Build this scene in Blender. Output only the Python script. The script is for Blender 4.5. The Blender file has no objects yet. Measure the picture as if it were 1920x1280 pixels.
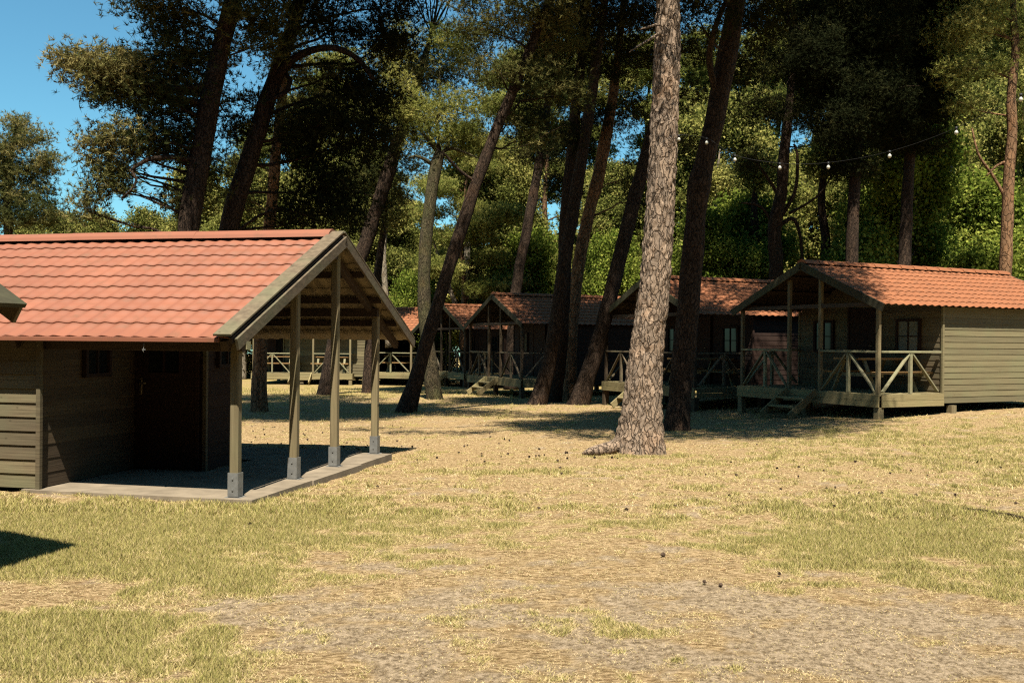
import bpy, math, random
import numpy as np
from mathutils import Vector, noise as mnoise

sc = bpy.context.scene
R = math.radians
# ------------------------------------------------------------------ camera
CAM_H = 1.6; F = 1840.0; ROLL = 0.0085
cd = bpy.data.cameras.new('camera'); cam = bpy.data.objects.new('camera', cd)
sc.collection.objects.link(cam); sc.camera = cam
cam.location = (0, 0, CAM_H); cam.rotation_euler = (R(90), -ROLL, 0)
cd.sensor_width = 36; cd.lens = F / 1920 * 36; cd.clip_end = 600; cd.clip_start = 0.1
cd.dof.use_dof = True; cd.dof.focus_distance = 17; cd.dof.aperture_fstop = 6.3
# ------------------------------------------------------------------ light
SUN_EL = 62.0; LX, LY = -0.054, 0.998            # horizontal direction the light travels
sun_d = bpy.data.lights.new('sun', 'SUN'); sun = bpy.data.objects.new('sun', sun_d); sc.collection.objects.link(sun)
sun_d.energy = 5.0; sun_d.angle = R(0.5); sun_d.color = (1.0, 0.93, 0.80)
ld = Vector((LX * math.cos(R(SUN_EL)), LY * math.cos(R(SUN_EL)), -math.sin(R(SUN_EL))))
sun.rotation_euler = ld.to_track_quat('-Z', 'Y').to_euler(); sun.location = (0, -10, 30)
w = bpy.data.worlds.new('World'); sc.world = w; w.use_nodes = True
nt = w.node_tree; nt.nodes.clear()
sky = nt.nodes.new('ShaderNodeTexSky'); sky.sky_type = 'NISHITA'; sky.sun_disc = False
sky.sun_elevation = R(SUN_EL); sky.sun_rotation = math.atan2(-LX, -LY)
sky.air_density = 1.0; sky.dust_density = 0.35; sky.ozone_density = 1.0
bg = nt.nodes.new('ShaderNodeBackground'); bg.inputs[1].default_value = 0.05
wo = nt.nodes.new('ShaderNodeOutputWorld')
tl = nt.nodes.new('ShaderNodeMix'); tl.data_type = 'RGBA'; tl.blend_type = 'MULTIPLY'; tl.inputs[0].default_value = 1.0
tl.inputs[7].default_value = (0.56, 1.02, 1.04, 1); nt.links.new(sky.outputs[0], tl.inputs[6]); nt.links.new(tl.outputs[2], bg.inputs[0]); nt.links.new(bg.outputs[0], wo.inputs[0])
sc.view_settings.view_transform = 'Standard'; sc.view_settings.look = 'None'
sc.view_settings.exposure = 1.5; sc.view_settings.gamma = 1.0
sc.cycles.use_denoising = False; sc.cycles.filter_width = 1.2
sc.cycles.max_bounces = 5; sc.cycles.diffuse_bounces = 1; sc.cycles.glossy_bounces = 2
sc.cycles.transmission_bounces = 3; sc.cycles.transparent_max_bounces = 4

# ------------------------------------------------------------------ helpers
def at(u, v, Y):
    """photo measurement (1920x1280) at depth Y -> world point"""
    dx, dy = u - 960.0, v - 640.0
    c, s = math.cos(ROLL), math.sin(ROLL)
    return Vector(((dx * c + dy * s) / F * Y, Y, CAM_H - (-dx * s + dy * c) / F * Y))

def sstep(t):
    t = np.clip(t, 0, 1); return t * t * (3 - 2 * t)
def ground_z(x, y):
    x = np.asarray(x, float); y = np.asarray(y, float)
    z = -0.012 * np.maximum(0, y - 10) + 0.35 * sstep((x - 3) / 9) * sstep((y - 12) / 10) * (1 - 0.0 * y)
    z = z - 0.05 * sstep((y - 12.5) / 3) * sstep((1 - x) / 3) * (1 - sstep((y - 18) / 10))
    far = np.hypot(x - 2, (y - 30))
    return z + 0.02 * np.sin(x * 0.9 + 1) * np.sin(y * 0.7) * sstep((y - 6) / 6) * (far < 200)
def gz(x, y): return float(ground_z(x, y))

def link(o, parent=None):
    sc.collection.objects.link(o)
    if parent is not None: o.parent = parent
    return o
def tag(o, label=None, cat=None, group=None, kind=None):
    if label: o['label'] = label
    if cat: o['category'] = cat
    if group: o['group'] = group
    if kind: o['kind'] = kind
    return o
def empty(name, loc, label=None, cat=None, group=None, rz=0.0):
    o = bpy.data.objects.new(name, None); o.empty_display_size = 0.2
    o.location = loc; o.rotation_euler = (0, 0, rz); link(o)
    return tag(o, label, cat, group)
def copy_tree(o, parent=None):
    c = o.copy(); sc.collection.objects.link(c); c.parent = parent
    for ch in o.children: copy_tree(ch, c)
    return c

class MB:
    """collects faces and builds one mesh object"""
    def __init__(s): s.v = []; s.f = []; s.m = []; s.t = []; s.smooth = []
    def add(s, verts, faces, mat=0, tint=None, smooth=False):
        b = len(s.v); s.v.extend([tuple(p) for p in verts])
        if tint is None: tint = random.random()
        for f in faces:
            s.f.append([b + i for i in f]); s.m.append(mat); s.t.append(tint); s.smooth.append(smooth)
    def box(s, c, size, ax=None, mat=0, tint=None, bev=0.0):
        """oriented box; ax = three unit axes"""
        X, Y, Z = ax or (Vector((1, 0, 0)), Vector((0, 1, 0)), Vector((0, 0, 1)))
        c = Vector(c); hx, hy, hz = size[0] / 2, size[1] / 2, size[2] / 2
        b = min(bev, hx * .5, hy * .5)
        if b > 0:
            ring = [(-hx + b, -hy), (hx - b, -hy), (hx, -hy + b), (hx, hy - b), (hx - b, hy), (-hx + b, hy), (-hx, hy - b), (-hx, -hy + b)]
        else:
            ring = [(-hx, -hy), (hx, -hy), (hx, hy), (-hx, hy)]
        n = len(ring)
        vs = [c + X * x + Y * y - Z * hz for x, y in ring] + [c + X * x + Y * y + Z * hz for x, y in ring]
        fs = [[i, (i + 1) % n, n + (i + 1) % n, n + i] for i in range(n)] + [list(range(n))[::-1], [n + i for i in range(n)]]
        s.add(vs, fs, mat, tint)
    def beam(s, a, b, wd, ht, up=Vector((0, 0, 1)), mat=0, tint=None, bev=0.004):
        a = Vector(a); b = Vector(b); d = b - a; L = d.length; d.normalize()
        sx = d.cross(up)
        if sx.length < 1e-4: sx = Vector((1, 0, 0))
        sx.normalize(); uy = sx.cross(d).normalized()
        s.box((a + b) / 2, (wd, ht, L), (sx, uy, d), mat, tint, bev)
    def tube(s, pts, radii, n=8, mat=0, tint=None, cap=True, wob=0.0):
        pts = [Vector(p) for p in pts]; vs = []; prev = None
        for i, p in enumerate(pts):
            d = (pts[min(i + 1, len(pts) - 1)] - pts[max(i - 1, 0)]).normalized()
            if prev is None:
                a = d.cross(Vector((0.3, 1, 0.2))).normalized()
            else:
                a = (prev - d * prev.dot(d)).normalized()
            prev = a; b = d.cross(a)
            for k in range(n):
                th = 2 * math.pi * k / n
                r = radii[i] * (1 + wob * math.sin(3 * th + i * 1.3))
                vs.append(p + (a * math.cos(th) + b * math.sin(th)) * r)
        fs = []
        for i in range(len(pts) - 1):
            for k in range(n):
                fs.append([i * n + k, i * n + (k + 1) % n, (i + 1) * n + (k + 1) % n, (i + 1) * n + k])
        if cap:
            fs.append(list(range(n))[::-1]); fs.append([(len(pts) - 1) * n + k for k in range(n)])
        s.add(vs, fs, mat, tint, True)
    def build(s, name, mats, parent=None, origin=None):
        me = bpy.data.meshes.new(name)
        off = Vector(origin) if origin is not None else None
        vv = [(v[0] - off.x, v[1] - off.y, v[2] - off.z) for v in s.v] if off is not None else s.v
        me.from_pydata(vv, [], s.f)
        for m in (mats if isinstance(mats, (list, tuple)) else [mats]): me.materials.append(m)
        me.polygons.foreach_set('material_index', s.m)
        me.polygons.foreach_set('use_smooth', s.smooth)
        a = me.attributes.new('tint', 'FLOAT', 'FACE'); a.data.foreach_set('value', s.t)
        me.update()
        o = bpy.data.objects.new(name, me); link(o, parent)
        if off is not None and parent is None: o.location = off
        return o

def np_mesh(name, V, Fa, mats, tint=None, smooth=False, parent=None, loc=None):
    me = bpy.data.meshes.new(name)
    V = np.ascontiguousarray(V, dtype=np.float32); Fa = np.ascontiguousarray(Fa, dtype=np.int32)
    k = Fa.shape[1]; nf = Fa.shape[0]
    me.vertices.add(len(V)); me.vertices.foreach_set('co', V.ravel())
    me.loops.add(nf * k); me.loops.foreach_set('vertex_index', Fa.ravel())
    me.polygons.add(nf); me.polygons.foreach_set('loop_start', np.arange(nf, dtype=np.int32) * k)
    for m in (mats if isinstance(mats, (list, tuple)) else [mats]): me.materials.append(m)
    if smooth: me.polygons.foreach_set('use_smooth', np.ones(nf, dtype=bool))
    if tint is not None:
        a = me.attributes.new('tint', 'FLOAT', 'FACE'); a.data.foreach_set('value', np.ascontiguousarray(tint, dtype=np.float32))
    me.update(calc_edges=True)
    o = bpy.data.objects.new(name, me); link(o, parent)
    if loc is not None: o.location = loc
    return o

def vnoise(x, y, seed=0):
    """2-D value noise, numpy"""
    xi = np.floor(x).astype(np.int64); yi = np.floor(y).astype(np.int64); fx = x - xi; fy = y - yi
    def h(a, b):
        n = (a * 374761393 + b * 668265263 + seed * 1442695041) & 0x7fffffff
        n = ((n ^ (n >> 13)) * 1274126177) & 0x7fffffff
        return ((n ^ (n >> 16)) & 0xffff) / 65535.0
    fx = fx * fx * (3 - 2 * fx); fy = fy * fy * (3 - 2 * fy)
    return (h(xi, yi) * (1 - fx) + h(xi + 1, yi) * fx) * (1 - fy) + (h(xi, yi + 1) * (1 - fx) + h(xi + 1, yi + 1) * fx) * fy
def fbm(x, y, seed=0, o=4):
    s = 0; a = 0.5; t = 0
    for i in range(o):
        s = s + a * vnoise(x * 2 ** i, y * 2 ** i, seed + i * 7); t += a; a *= 0.5
    return s / t

# ------------------------------------------------------------------ materials
def new_mat(name):
    m = bpy.data.materials.new(name); m.use_nodes = True
    n = m.node_tree.nodes; l = m.node_tree.links; p = n['Principled BSDF']
    p.inputs['Specular IOR Level'].default_value = 0.25
    return m, n, l, p
def ramp(n, stops):
    r = n.new('ShaderNodeValToRGB'); e = r.color_ramp.elements
    while len(e) > 1: e.remove(e[-1])
    e[0].position = stops[0][0]; e[0].color = (*stops[0][1], 1)
    for pos, c in stops[1:]:
        x = e.new(pos); x.color = (*c, 1)
    return r
def mapping(n, l, scale, coord='Object'):
    tc = n.new('ShaderNodeTexCoord'); mp = n.new('ShaderNodeMapping'); mp.inputs['Scale'].default_value = scale
    l.new(tc.outputs[coord], mp.inputs[0]); return mp
def noise_node(n, l, vec, scale=1.0, detail=4, rough=0.55):
    t = n.new('ShaderNodeTexNoise'); t.inputs['Scale'].default_value = scale
    t.inputs['Detail'].default_value = detail; t.inputs['Roughness'].default_value = rough
    l.new(vec, t.inputs['Vector']); return t
def mixc(n, l, fac, a, b, mode='MIX'):
    m = n.new('ShaderNodeMix'); m.data_type = 'RGBA'; m.blend_type = mode
    for sock, val in ((m.inputs[0], fac), (m.inputs[6], a), (m.inputs[7], b)):
        if hasattr(val, 'is_output') or isinstance(val, bpy.types.NodeSocket): l.new(val, sock)
        elif isinstance(val, (int, float)): sock.default_value = val
        else: sock.default_value = (*val, 1)
    return m.outputs[2]
def tint_node(n):
    a = n.new('ShaderNodeAttribute'); a.attribute_name = 'tint'; return a.outputs['Fac']
def bump(n, l, p, h, strength=0.4, dist=0.01):
    b = n.new('ShaderNodeBump'); b.inputs['Strength'].default_value = strength; b.inputs['Distance'].default_value = dist
    l.new(h, b.inputs['Height']); l.new(b.outputs[0], p.inputs['Normal'])

def wood(name, dark, light, green=(0.2, 0.24, 0.1), gfac=0.35, scale=(2.0, 2.0, 40.0), rough=0.85):
    m, n, l, p = new_mat(name)
    mp = mapping(n, l, scale); t = noise_node(n, l, mp.outputs[0], 1.0, 6, 0.65)
    r = ramp(n, [(0.3, dark), (0.7, light)]); l.new(t.outputs[0], r.inputs[0])
    mp2 = mapping(n, l, (1.7, 1.7, 2.4)); t2 = noise_node(n, l, mp2.outputs[0], 1.0, 4)
    r2 = ramp(n, [(0.45, (0, 0, 0)), (0.75, (gfac,) * 3)]); l.new(t2.outputs[0], r2.inputs[0])
    c = mixc(n, l, r2.outputs[0], r.outputs[0], green)
    tr = ramp(n, [(0, (0.72, 0.70, 0.70)), (1, (1.12, 1.10, 1.05))]); l.new(tint_node(n), tr.inputs[0])
    c = mixc(n, l, 1.0, c, tr.outputs[0], 'MULTIPLY')
    # small knots
    mp3 = mapping(n, l, (4, 4, 7)); vo = n.new('ShaderNodeTexVoronoi'); l.new(mp3.outputs[0], vo.inputs[0]); vo.inputs['Scale'].default_value = 1.0
    kr = ramp(n, [(0.0, (0.35, 0.3, 0.25)), (0.09, (1, 1, 1))]); l.new(vo.outputs['Distance'], kr.inputs[0])
    c = mixc(n, l, 0.8, c, kr.outputs[0], 'MULTIPLY')
    l.new(c, p.inputs['Base Color']); p.inputs['Roughness'].default_value = rough
    bump(n, l, p, t.outputs[0], 0.5, 0.006); return m

def plain(name, col, rough=0.7, var=0.2, scale=6.0, metallic=0.0, bmp=0.0):
    m, n, l, p = new_mat(name)
    mp = mapping(n, l, (scale,) * 3); t = noise_node(n, l, mp.outputs[0], 1.0, 6, 0.6)
    r = ramp(n, [(0.25, tuple(c * (1 - var) for c in col)), (0.75, tuple(min(1, c * (1 + var)) for c in col))])
    l.new(t.outputs[0], r.inputs[0]); l.new(r.outputs[0], p.inputs['Base Color'])
    p.inputs['Roughness'].default_value = rough; p.inputs['Metallic'].default_value = metallic
    if bmp: bump(n, l, p, t.outputs[0], bmp, 0.01)
    return m

def roof_mat(name, col, dirt, dfac=0.5, rough=0.55):
    m, n, l, p = new_mat(name)
    mp = mapping(n, l, (1.1, 1.1, 1.1)); t = noise_node(n, l, mp.outputs[0], 1.0, 7, 0.6)
    r = ramp(n, [(0.25, tuple(c * 0.88 for c in col)), (0.75, tuple(min(1, c * 1.1) for c in col))]); l.new(t.outputs[0], r.inputs[0])
    mp2 = mapping(n, l, (5, 5, 5)); t2 = noise_node(n, l, mp2.outputs[0], 1.0, 8, 0.7)
    r2 = ramp(n, [(0.52, (0, 0, 0)), (0.78, (dfac,) * 3)]); l.new(t2.outputs[0], r2.inputs[0])
    c = mixc(n, l, r2.outputs[0], r.outputs[0], dirt)
    tr = ramp(n, [(0, (0.90, 0.88, 0.88)), (1, (1.06, 1.05, 1.04))]); l.new(tint_node(n), tr.inputs[0])
    c = mixc(n, l, 1.0, c, tr.outputs[0], 'MULTIPLY')
    l.new(c, p.inputs['Base Color']); p.inputs['Roughness'].default_value = rough
    bump(n, l, p, t2.outputs[0], 0.15, 0.004)
    return m

def bark(name, crack, base, light, sc_=(20, 20, 5), strength=1.0, moss=0.0):
    m, n, l, p = new_mat(name)
    tc = n.new('ShaderNodeTexCoord'); mp = n.new('ShaderNodeMapping'); mp.inputs['Scale'].default_value = sc_
    wn = n.new('ShaderNodeTexNoise'); wn.inputs['Scale'].default_value = 5.0; wn.inputs['Detail'].default_value = 4
    l.new(tc.outputs['Object'], wn.inputs['Vector'])
    vm = n.new('ShaderNodeVectorMath'); vm.operation = 'SCALE'; vm.inputs['Scale'].default_value = 0.22
    l.new(wn.outputs['Color'], vm.inputs[0])
    va = n.new('ShaderNodeVectorMath'); va.operation = 'ADD'; l.new(tc.outputs['Object'], va.inputs[0]); l.new(vm.outputs[0], va.inputs[1])
    l.new(va.outputs[0], mp.inputs[0])
    vo = n.new('ShaderNodeTexVoronoi'); vo.feature = 'DISTANCE_TO_EDGE'; vo.inputs['Scale'].default_value = 1.0; l.new(mp.outputs[0], vo.inputs['Vector'])
    vc = n.new('ShaderNodeTexVoronoi'); vc.inputs['Scale'].default_value = 1.0; l.new(mp.outputs[0], vc.inputs['Vector'])
    fn = noise_node(n, l, mp.outputs[0], 3.0, 7, 0.75)
    r = ramp(n, [(0.30, tuple(c * .45 for c in base)), (0.42, base), (0.68, light)]); l.new(fn.outputs[0], r.inputs[0])
    cr = ramp(n, [(0.0, (0.15, 0.15, 0.15)), (0.10, (1, 1, 1))]); l.new(vo.outputs['Distance'], cr.inputs[0])
    bn = noise_node(n, l, tc.outputs['Object'], 16.0, 5, 0.7); br = ramp(n, [(0.42, (0, 0, 0)), (0.56, (1, 1, 1))]); l.new(bn.outputs[0], br.inputs[0])
    mxm = n.new('ShaderNodeMath'); mxm.operation = 'MAXIMUM'; l.new(cr.outputs[0], mxm.inputs[0]); hb_ = n.new('ShaderNodeMath'); hb_.operation = 'MULTIPLY'; l.new(br.outputs[0], hb_.inputs[0]); hb_.inputs[1].default_value = .6; l.new(hb_.outputs[0], mxm.inputs[1])
    c = mixc(n, l, mxm.outputs[0], crack, r.outputs[0])
    on = noise_node(n, l, tc.outputs['Object'], 1.6, 4, 0.6); orr = ramp(n, [(0.55, (0, 0, 0)), (0.75, (0.5, 0.5, 0.5))]); l.new(on.outputs[0], orr.inputs[0])
    c = mixc(n, l, orr.outputs[0], c, tuple(min(1, q * w_) for q, w_ in zip(light, (1.0, .72, .5))))
    hs = ramp(n, [(0, (0.75, 0.73, 0.72)), (1, (1.2, 1.12, 1.05))]); sp = n.new('ShaderNodeSeparateColor'); l.new(vc.outputs['Color'], sp.inputs[0]); l.new(sp.outputs[0], hs.inputs[0])
    c = mixc(n, l, 1.0, c, hs.outputs[0], 'MULTIPLY')
    if moss > 0:
        mm = mapping(n, l, (1.2, 1.2, 0.8)); mn = noise_node(n, l, mm.outputs[0], 1.0, 6, 0.7)
        mr = ramp(n, [(0.45, (0, 0, 0)), (0.7, (moss,) * 3)]); l.new(mn.outputs[0], mr.inputs[0])
        c = mixc(n, l, mr.outputs[0], c, (0.13, 0.14, 0.05))
    l.new(c, p.inputs['Base Color']); p.inputs['Roughness'].default_value = 0.95; p.inputs['Specular IOR Level'].default_value = 0.1
    ad = n.new('ShaderNodeMath'); ad.operation = 'MULTIPLY_ADD'; l.new(fn.outputs[0], ad.inputs[0]); ad.inputs[1].default_value = 0.5; l.new(cr.outputs[0], ad.inputs[2])
    bump(n, l, p, ad.outputs[0], strength, 0.03)
    return m

def leaf_mat(name, c0, c1, c2, transl=0.25):
    m = bpy.data.materials.new(name); m.use_nodes = True; n = m.node_tree.nodes; l = m.node_tree.links
    n.clear(); out = n.new('ShaderNodeOutputMaterial'); df = n.new('ShaderNodeBsdfDiffuse'); tr = n.new('ShaderNodeBsdfTranslucent'); mx = n.new('ShaderNodeMixShader')
    r = ramp(n, [(0.0, c0), (0.55, c1), (1.0, c2)]); l.new(tint_node(n), r.inputs[0])
    l.new(r.outputs[0], df.inputs[0]); l.new(r.outputs[0], tr.inputs[0]); mx.inputs[0].default_value = transl
    l.new(df.outputs[0], mx.inputs[1]); l.new(tr.outputs[0], mx.inputs[2]); l.new(mx.outputs[0], out.inputs[0]); return m

M = {}
M['tile_red'] = roof_mat('red_tile_sheet', (0.41, 0.155, 0.088), (0.24, 0.135, 0.075), 0.75, 0.62)
M['tile_orange'] = roof_mat('orange_tile', (0.42, 0.155, 0.062), (0.22, 0.11, 0.055), 0.85, 0.75)
M['under'] = plain('tile_underside', (0.42, 0.33, 0.19), 0.7, 0.25, 3.0)
M['post'] = wood('treated_post', (0.22, 0.17, 0.09), (0.37, 0.30, 0.17), (0.26, 0.26, 0.13), 0.5, (30, 30, 1.5))
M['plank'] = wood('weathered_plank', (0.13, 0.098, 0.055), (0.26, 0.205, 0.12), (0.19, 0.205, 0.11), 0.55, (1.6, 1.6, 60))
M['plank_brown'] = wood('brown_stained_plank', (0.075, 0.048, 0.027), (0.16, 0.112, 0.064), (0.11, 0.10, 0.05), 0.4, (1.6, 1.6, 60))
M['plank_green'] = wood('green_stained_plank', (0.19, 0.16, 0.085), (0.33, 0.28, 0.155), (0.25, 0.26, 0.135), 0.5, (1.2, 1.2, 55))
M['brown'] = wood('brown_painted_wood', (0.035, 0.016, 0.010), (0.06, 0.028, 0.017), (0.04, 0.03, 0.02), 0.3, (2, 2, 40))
M['rafter'] = wood('dark_rafter', (0.07, 0.045, 0.03), (0.13, 0.085, 0.055), (0.09, 0.08, 0.04), 0.3, (3, 3, 30))
M['barge'] = wood('weathered_barge', (0.12, 0.09, 0.058), (0.28, 0.215, 0.14), (0.20, 0.22, 0.12), 0.6, (9, 9, 18))
M['barge_dark'] = wood('mossy_barge', (0.06, 0.055, 0.03), (0.12, 0.11, 0.06), (0.09, 0.13, 0.05), 0.6, (9, 9, 18))
M['deckwood'] = wood('pale_decking', (0.30, 0.24, 0.11), (0.46, 0.38, 0.20), (0.33, 0.34, 0.15), 0.4, (2, 2, 50))
M['rail'] = wood('pale_rail', (0.30, 0.27, 0.15), (0.46, 0.43, 0.27), (0.33, 0.38, 0.20), 0.5, (12, 12, 12))
M['table'] = wood('orange_table_wood', (0.40, 0.22, 0.08), (0.58, 0.36, 0.15), (0.4, 0.3, 0.12), 0.2, (5, 5, 20))
M['metal'] = plain('galvanised_steel', (0.34, 0.34, 0.32), 0.5, 0.25, 14.0, 0.35)
M['brass'] = plain('door_brass', (0.55, 0.47, 0.30), 0.3, 0.1, 10, 0.9)
M['concrete'] = plain('concrete_slab', (0.33, 0.265, 0.185), 0.95, 0.35, 3.5, 0, 0.5)
M['glass'] = plain('window_glass', (0.02, 0.022, 0.022), 0.06, 0.05, 3)
M['glass'].node_tree.nodes['Principled BSDF'].inputs['Specular IOR Level'].default_value = 0.25
M['curtain'] = plain('pale_curtain', (0.30, 0.31, 0.25), 0.9, 0.1, 4)
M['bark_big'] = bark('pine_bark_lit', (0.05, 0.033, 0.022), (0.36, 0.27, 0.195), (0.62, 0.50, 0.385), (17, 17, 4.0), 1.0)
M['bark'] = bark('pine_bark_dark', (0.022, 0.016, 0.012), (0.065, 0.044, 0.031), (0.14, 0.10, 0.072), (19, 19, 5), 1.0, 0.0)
M['bark_moss'] = bark('pine_bark_mossy', (0.025, 0.02, 0.013), (0.10, 0.082, 0.05), (0.21, 0.18, 0.115), (18, 18, 5), 0.9, 0.7)
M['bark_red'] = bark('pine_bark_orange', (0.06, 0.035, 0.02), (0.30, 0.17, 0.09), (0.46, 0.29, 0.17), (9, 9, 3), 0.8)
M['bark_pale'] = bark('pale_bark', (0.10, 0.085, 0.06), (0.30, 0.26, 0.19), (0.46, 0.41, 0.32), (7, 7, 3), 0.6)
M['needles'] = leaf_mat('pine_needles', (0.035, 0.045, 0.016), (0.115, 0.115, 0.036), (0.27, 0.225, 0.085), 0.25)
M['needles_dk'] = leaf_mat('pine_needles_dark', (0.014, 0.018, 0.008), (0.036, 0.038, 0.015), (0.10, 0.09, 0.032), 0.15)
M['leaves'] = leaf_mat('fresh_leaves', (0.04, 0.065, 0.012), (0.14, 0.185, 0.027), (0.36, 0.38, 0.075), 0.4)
M['needles_lt'] = leaf_mat('pine_needles_sunlit', (0.06, 0.078, 0.018), (0.22, 0.235, 0.055), (0.44, 0.40, 0.12), 0.35)  # brightened needle copy with sunlight put into its colour
M['olive'] = leaf_mat('olive_leaves', (0.05, 0.06, 0.015), (0.17, 0.18, 0.042), (0.38, 0.34, 0.10), 0.35)
M['grass'] = leaf_mat('grass_blades', (0.17, 0.175, 0.05), (0.40, 0.32, 0.11), (0.68, 0.50, 0.26), 0.3)
_r = [q for q in M['grass'].node_tree.nodes if q.type == 'VALTORGB'][0].color_ramp
_r.elements[0].color = (0.27, 0.255, 0.075, 1); _r.elements[1].position = .45; _r.elements[1].color = (0.47, 0.385, 0.16, 1); _r.elements[2].position = .75; _r.elements[2].color = (0.64, 0.485, 0.29, 1)
for _p, _c in ((.88, (0.80, 0.64, 0.36, 1)), (.93, (0.30, 0.17, 0.075, 1)), (1.0, (0.16, 0.09, 0.045, 1))): _e = _r.elements.new(_p); _e.color = _c
M['cone'] = plain('pine_cone', (0.13, 0.085, 0.055), 0.9, 0.3, 40)
M['bulb'] = plain('white_bulb', (0.80, 0.78, 0.66), 0.25, 0.03, 5)
M['cable'] = plain('black_cable', (0.02, 0.02, 0.02), 0.6, 0.1, 5)

# base colours scaled down against the exposure, foliage least, to weaken bounce light
for _m in list(bpy.data.materials):
    _n = _m.node_tree.nodes; _l = _m.node_tree.links
    for _node in list(_n):
        if _node.type in ('BSDF_PRINCIPLED', 'BSDF_DIFFUSE', 'BSDF_TRANSLUCENT') and _node.inputs[0].links:
            _src = _node.inputs[0].links[0].from_socket; _k = .47 if _node.type == 'BSDF_PRINCIPLED' else .82
            _l.new(mixc(_n, _l, 1.0, _src, (_k, _k, _k), 'MULTIPLY'), _node.inputs[0])

# ------------------------------------------------------------------ ground
PATCH = []   # (u, v, radius x m, radius y m, green weight, bare weight)
def P(u, v, rx, ry, g, b):
    Y = CAM_H * F / (v - 640 - 0.0085 * (u - 960)); p = at(u, v, Y); PATCH.append((p.x, Y, rx, ry, g, b))
P(80, 960, 2.6, 1.5, 1.0, 0); P(250, 1030, 1.5, .8, .6, 0); P(100, 1180, 1.0, .8, .6, 0); P(700, 1000, 1.0, .4, .45, 0); P(1800, 950, 2.5, 1.6, .5, 0); P(1100, 950, 2.5, .8, .2, 0); P(350, 985, 2.0, 0.9, .95, 0); P(620, 960, 1.5, .8, .5, 0); P(150, 1060, 1.4, .55, 1.0, 0)
P(420, 1085, .8, .4, .8, 0); P(60, 1220, .9, .5, 1.1, 0); P(200, 1170, .5, .35, 1.1, 0); P(230, 1235, .5, .3, .7, 0)
P(140, 1120, .5, .2, -1.0, 0); P(330, 1090, .5, .15, -.5, 0); P(540, 1000, .8, .2, -.6, 0)
P(1750, 1000, 1.7, 1.1, 1.1, 0); P(1850, 1090, .8, .5, 1.0, 0); P(1620, 1030, .9, .5, .9, 0); P(1500, 1055, .5, .22, 1.0, 0); P(1440, 1010, .6, .25, .7, 0)
P(1540, 1105, .4, .12, .8, 0); P(1750, 820, 3.0, 2.6, .75, 0); P(1900, 880, 1.6, 1.8, .6, 0); P(1500, 855, 3, .8, .45, 0)
P(1340, 870, 1.6, .4, .55, 0); P(1130, 880, 1.4, .4, .4, 0); P(880, 880, 1.4, .5, .5, 0); P(1300, 905, .35, .2, .7, 0); P(760, 905, .9, .4, .4, 0)
P(1380, 940, .8, .3, .2, .6); P(1750, 1045, .3, .1, -.2, 0); P(1880, 945, .8, .35, -.7, .9)
P(500, 1130, .7, .28, -.4, 1.0); P(420, 1170, .6, .2, -.3, .9); P(650, 1210, .7, .25, 0, .8); P(850, 1050, .9, .25, 0, .5); P(640, 1160, .7, .3, -.2, .9)
P(1130, 1110, 1.3, .35, -.4, 1.1); P(1450, 1150, 1.1, .35, -.4, 1.1); P(1750, 1180, 1.0, .4, -.4, 1.1); P(1150, 1210, .9, .3, -.2, .9); P(1500, 1240, 1.1, .3, -.3, 1.0)
P(960, 1160, .8, .3, 0, .8); P(1800, 1260, .6, .2, -.3, .9); P(900, 1250, .7, .2, 0, .8); P(1250, 1060, .8, .25, -.3, .9); P(1230, 1025, .5, .1, -.2, .6); P(1200, 848, .7, .25, .9, 0)
P(1150, 1165, .5, .12, .6, -.5); P(1270, 1230, .35, .1, .5, -.4); P(1090, 1180, .4, .1, .5, 0)
def patch_maps(x, y):
    x = np.asarray(x, float); y = np.asarray(y, float)
    wx = x + 0.9 * (fbm(x * 1.1, y * 1.1, 3) - .5) + .35 * (fbm(x * 5, y * 5, 5) - .5)
    wy = y + 0.9 * (fbm(x * 1.1 + 9, y * 1.1, 4) - .5) + .35 * (fbm(x * 5, y * 5 + 3, 6) - .5)
    g = np.zeros_like(x); b = np.zeros_like(x)
    for px, py, rx, ry, gg, bb in PATCH:
        e = np.exp(-(((wx - px) / rx) ** 2 + ((wy - py) / ry) ** 2))
        g = g + gg * e; b = b + bb * e
    g = g + 0.35 * sstep((y - 19) / 5) + 0.5 * sstep((y - 30) / 6)
    n1 = fbm(x * 2.2, y * 2.2, 21); n2 = fbm(x * 7, y * 7, 31, 3)
    g = g * .95 + (n1 - .5) * 1.3 + (n2 - .5) * 2.0; b = b * .62 + (fbm(x * 2.0 + 7, y * 2.6, 41) - .5) * 1.6 + (fbm(x * 8, y * 8, 43, 3) - .5) * 1.4
    return np.clip(g, 0, 1), np.clip(b * 1.1, 0, 1)

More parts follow.
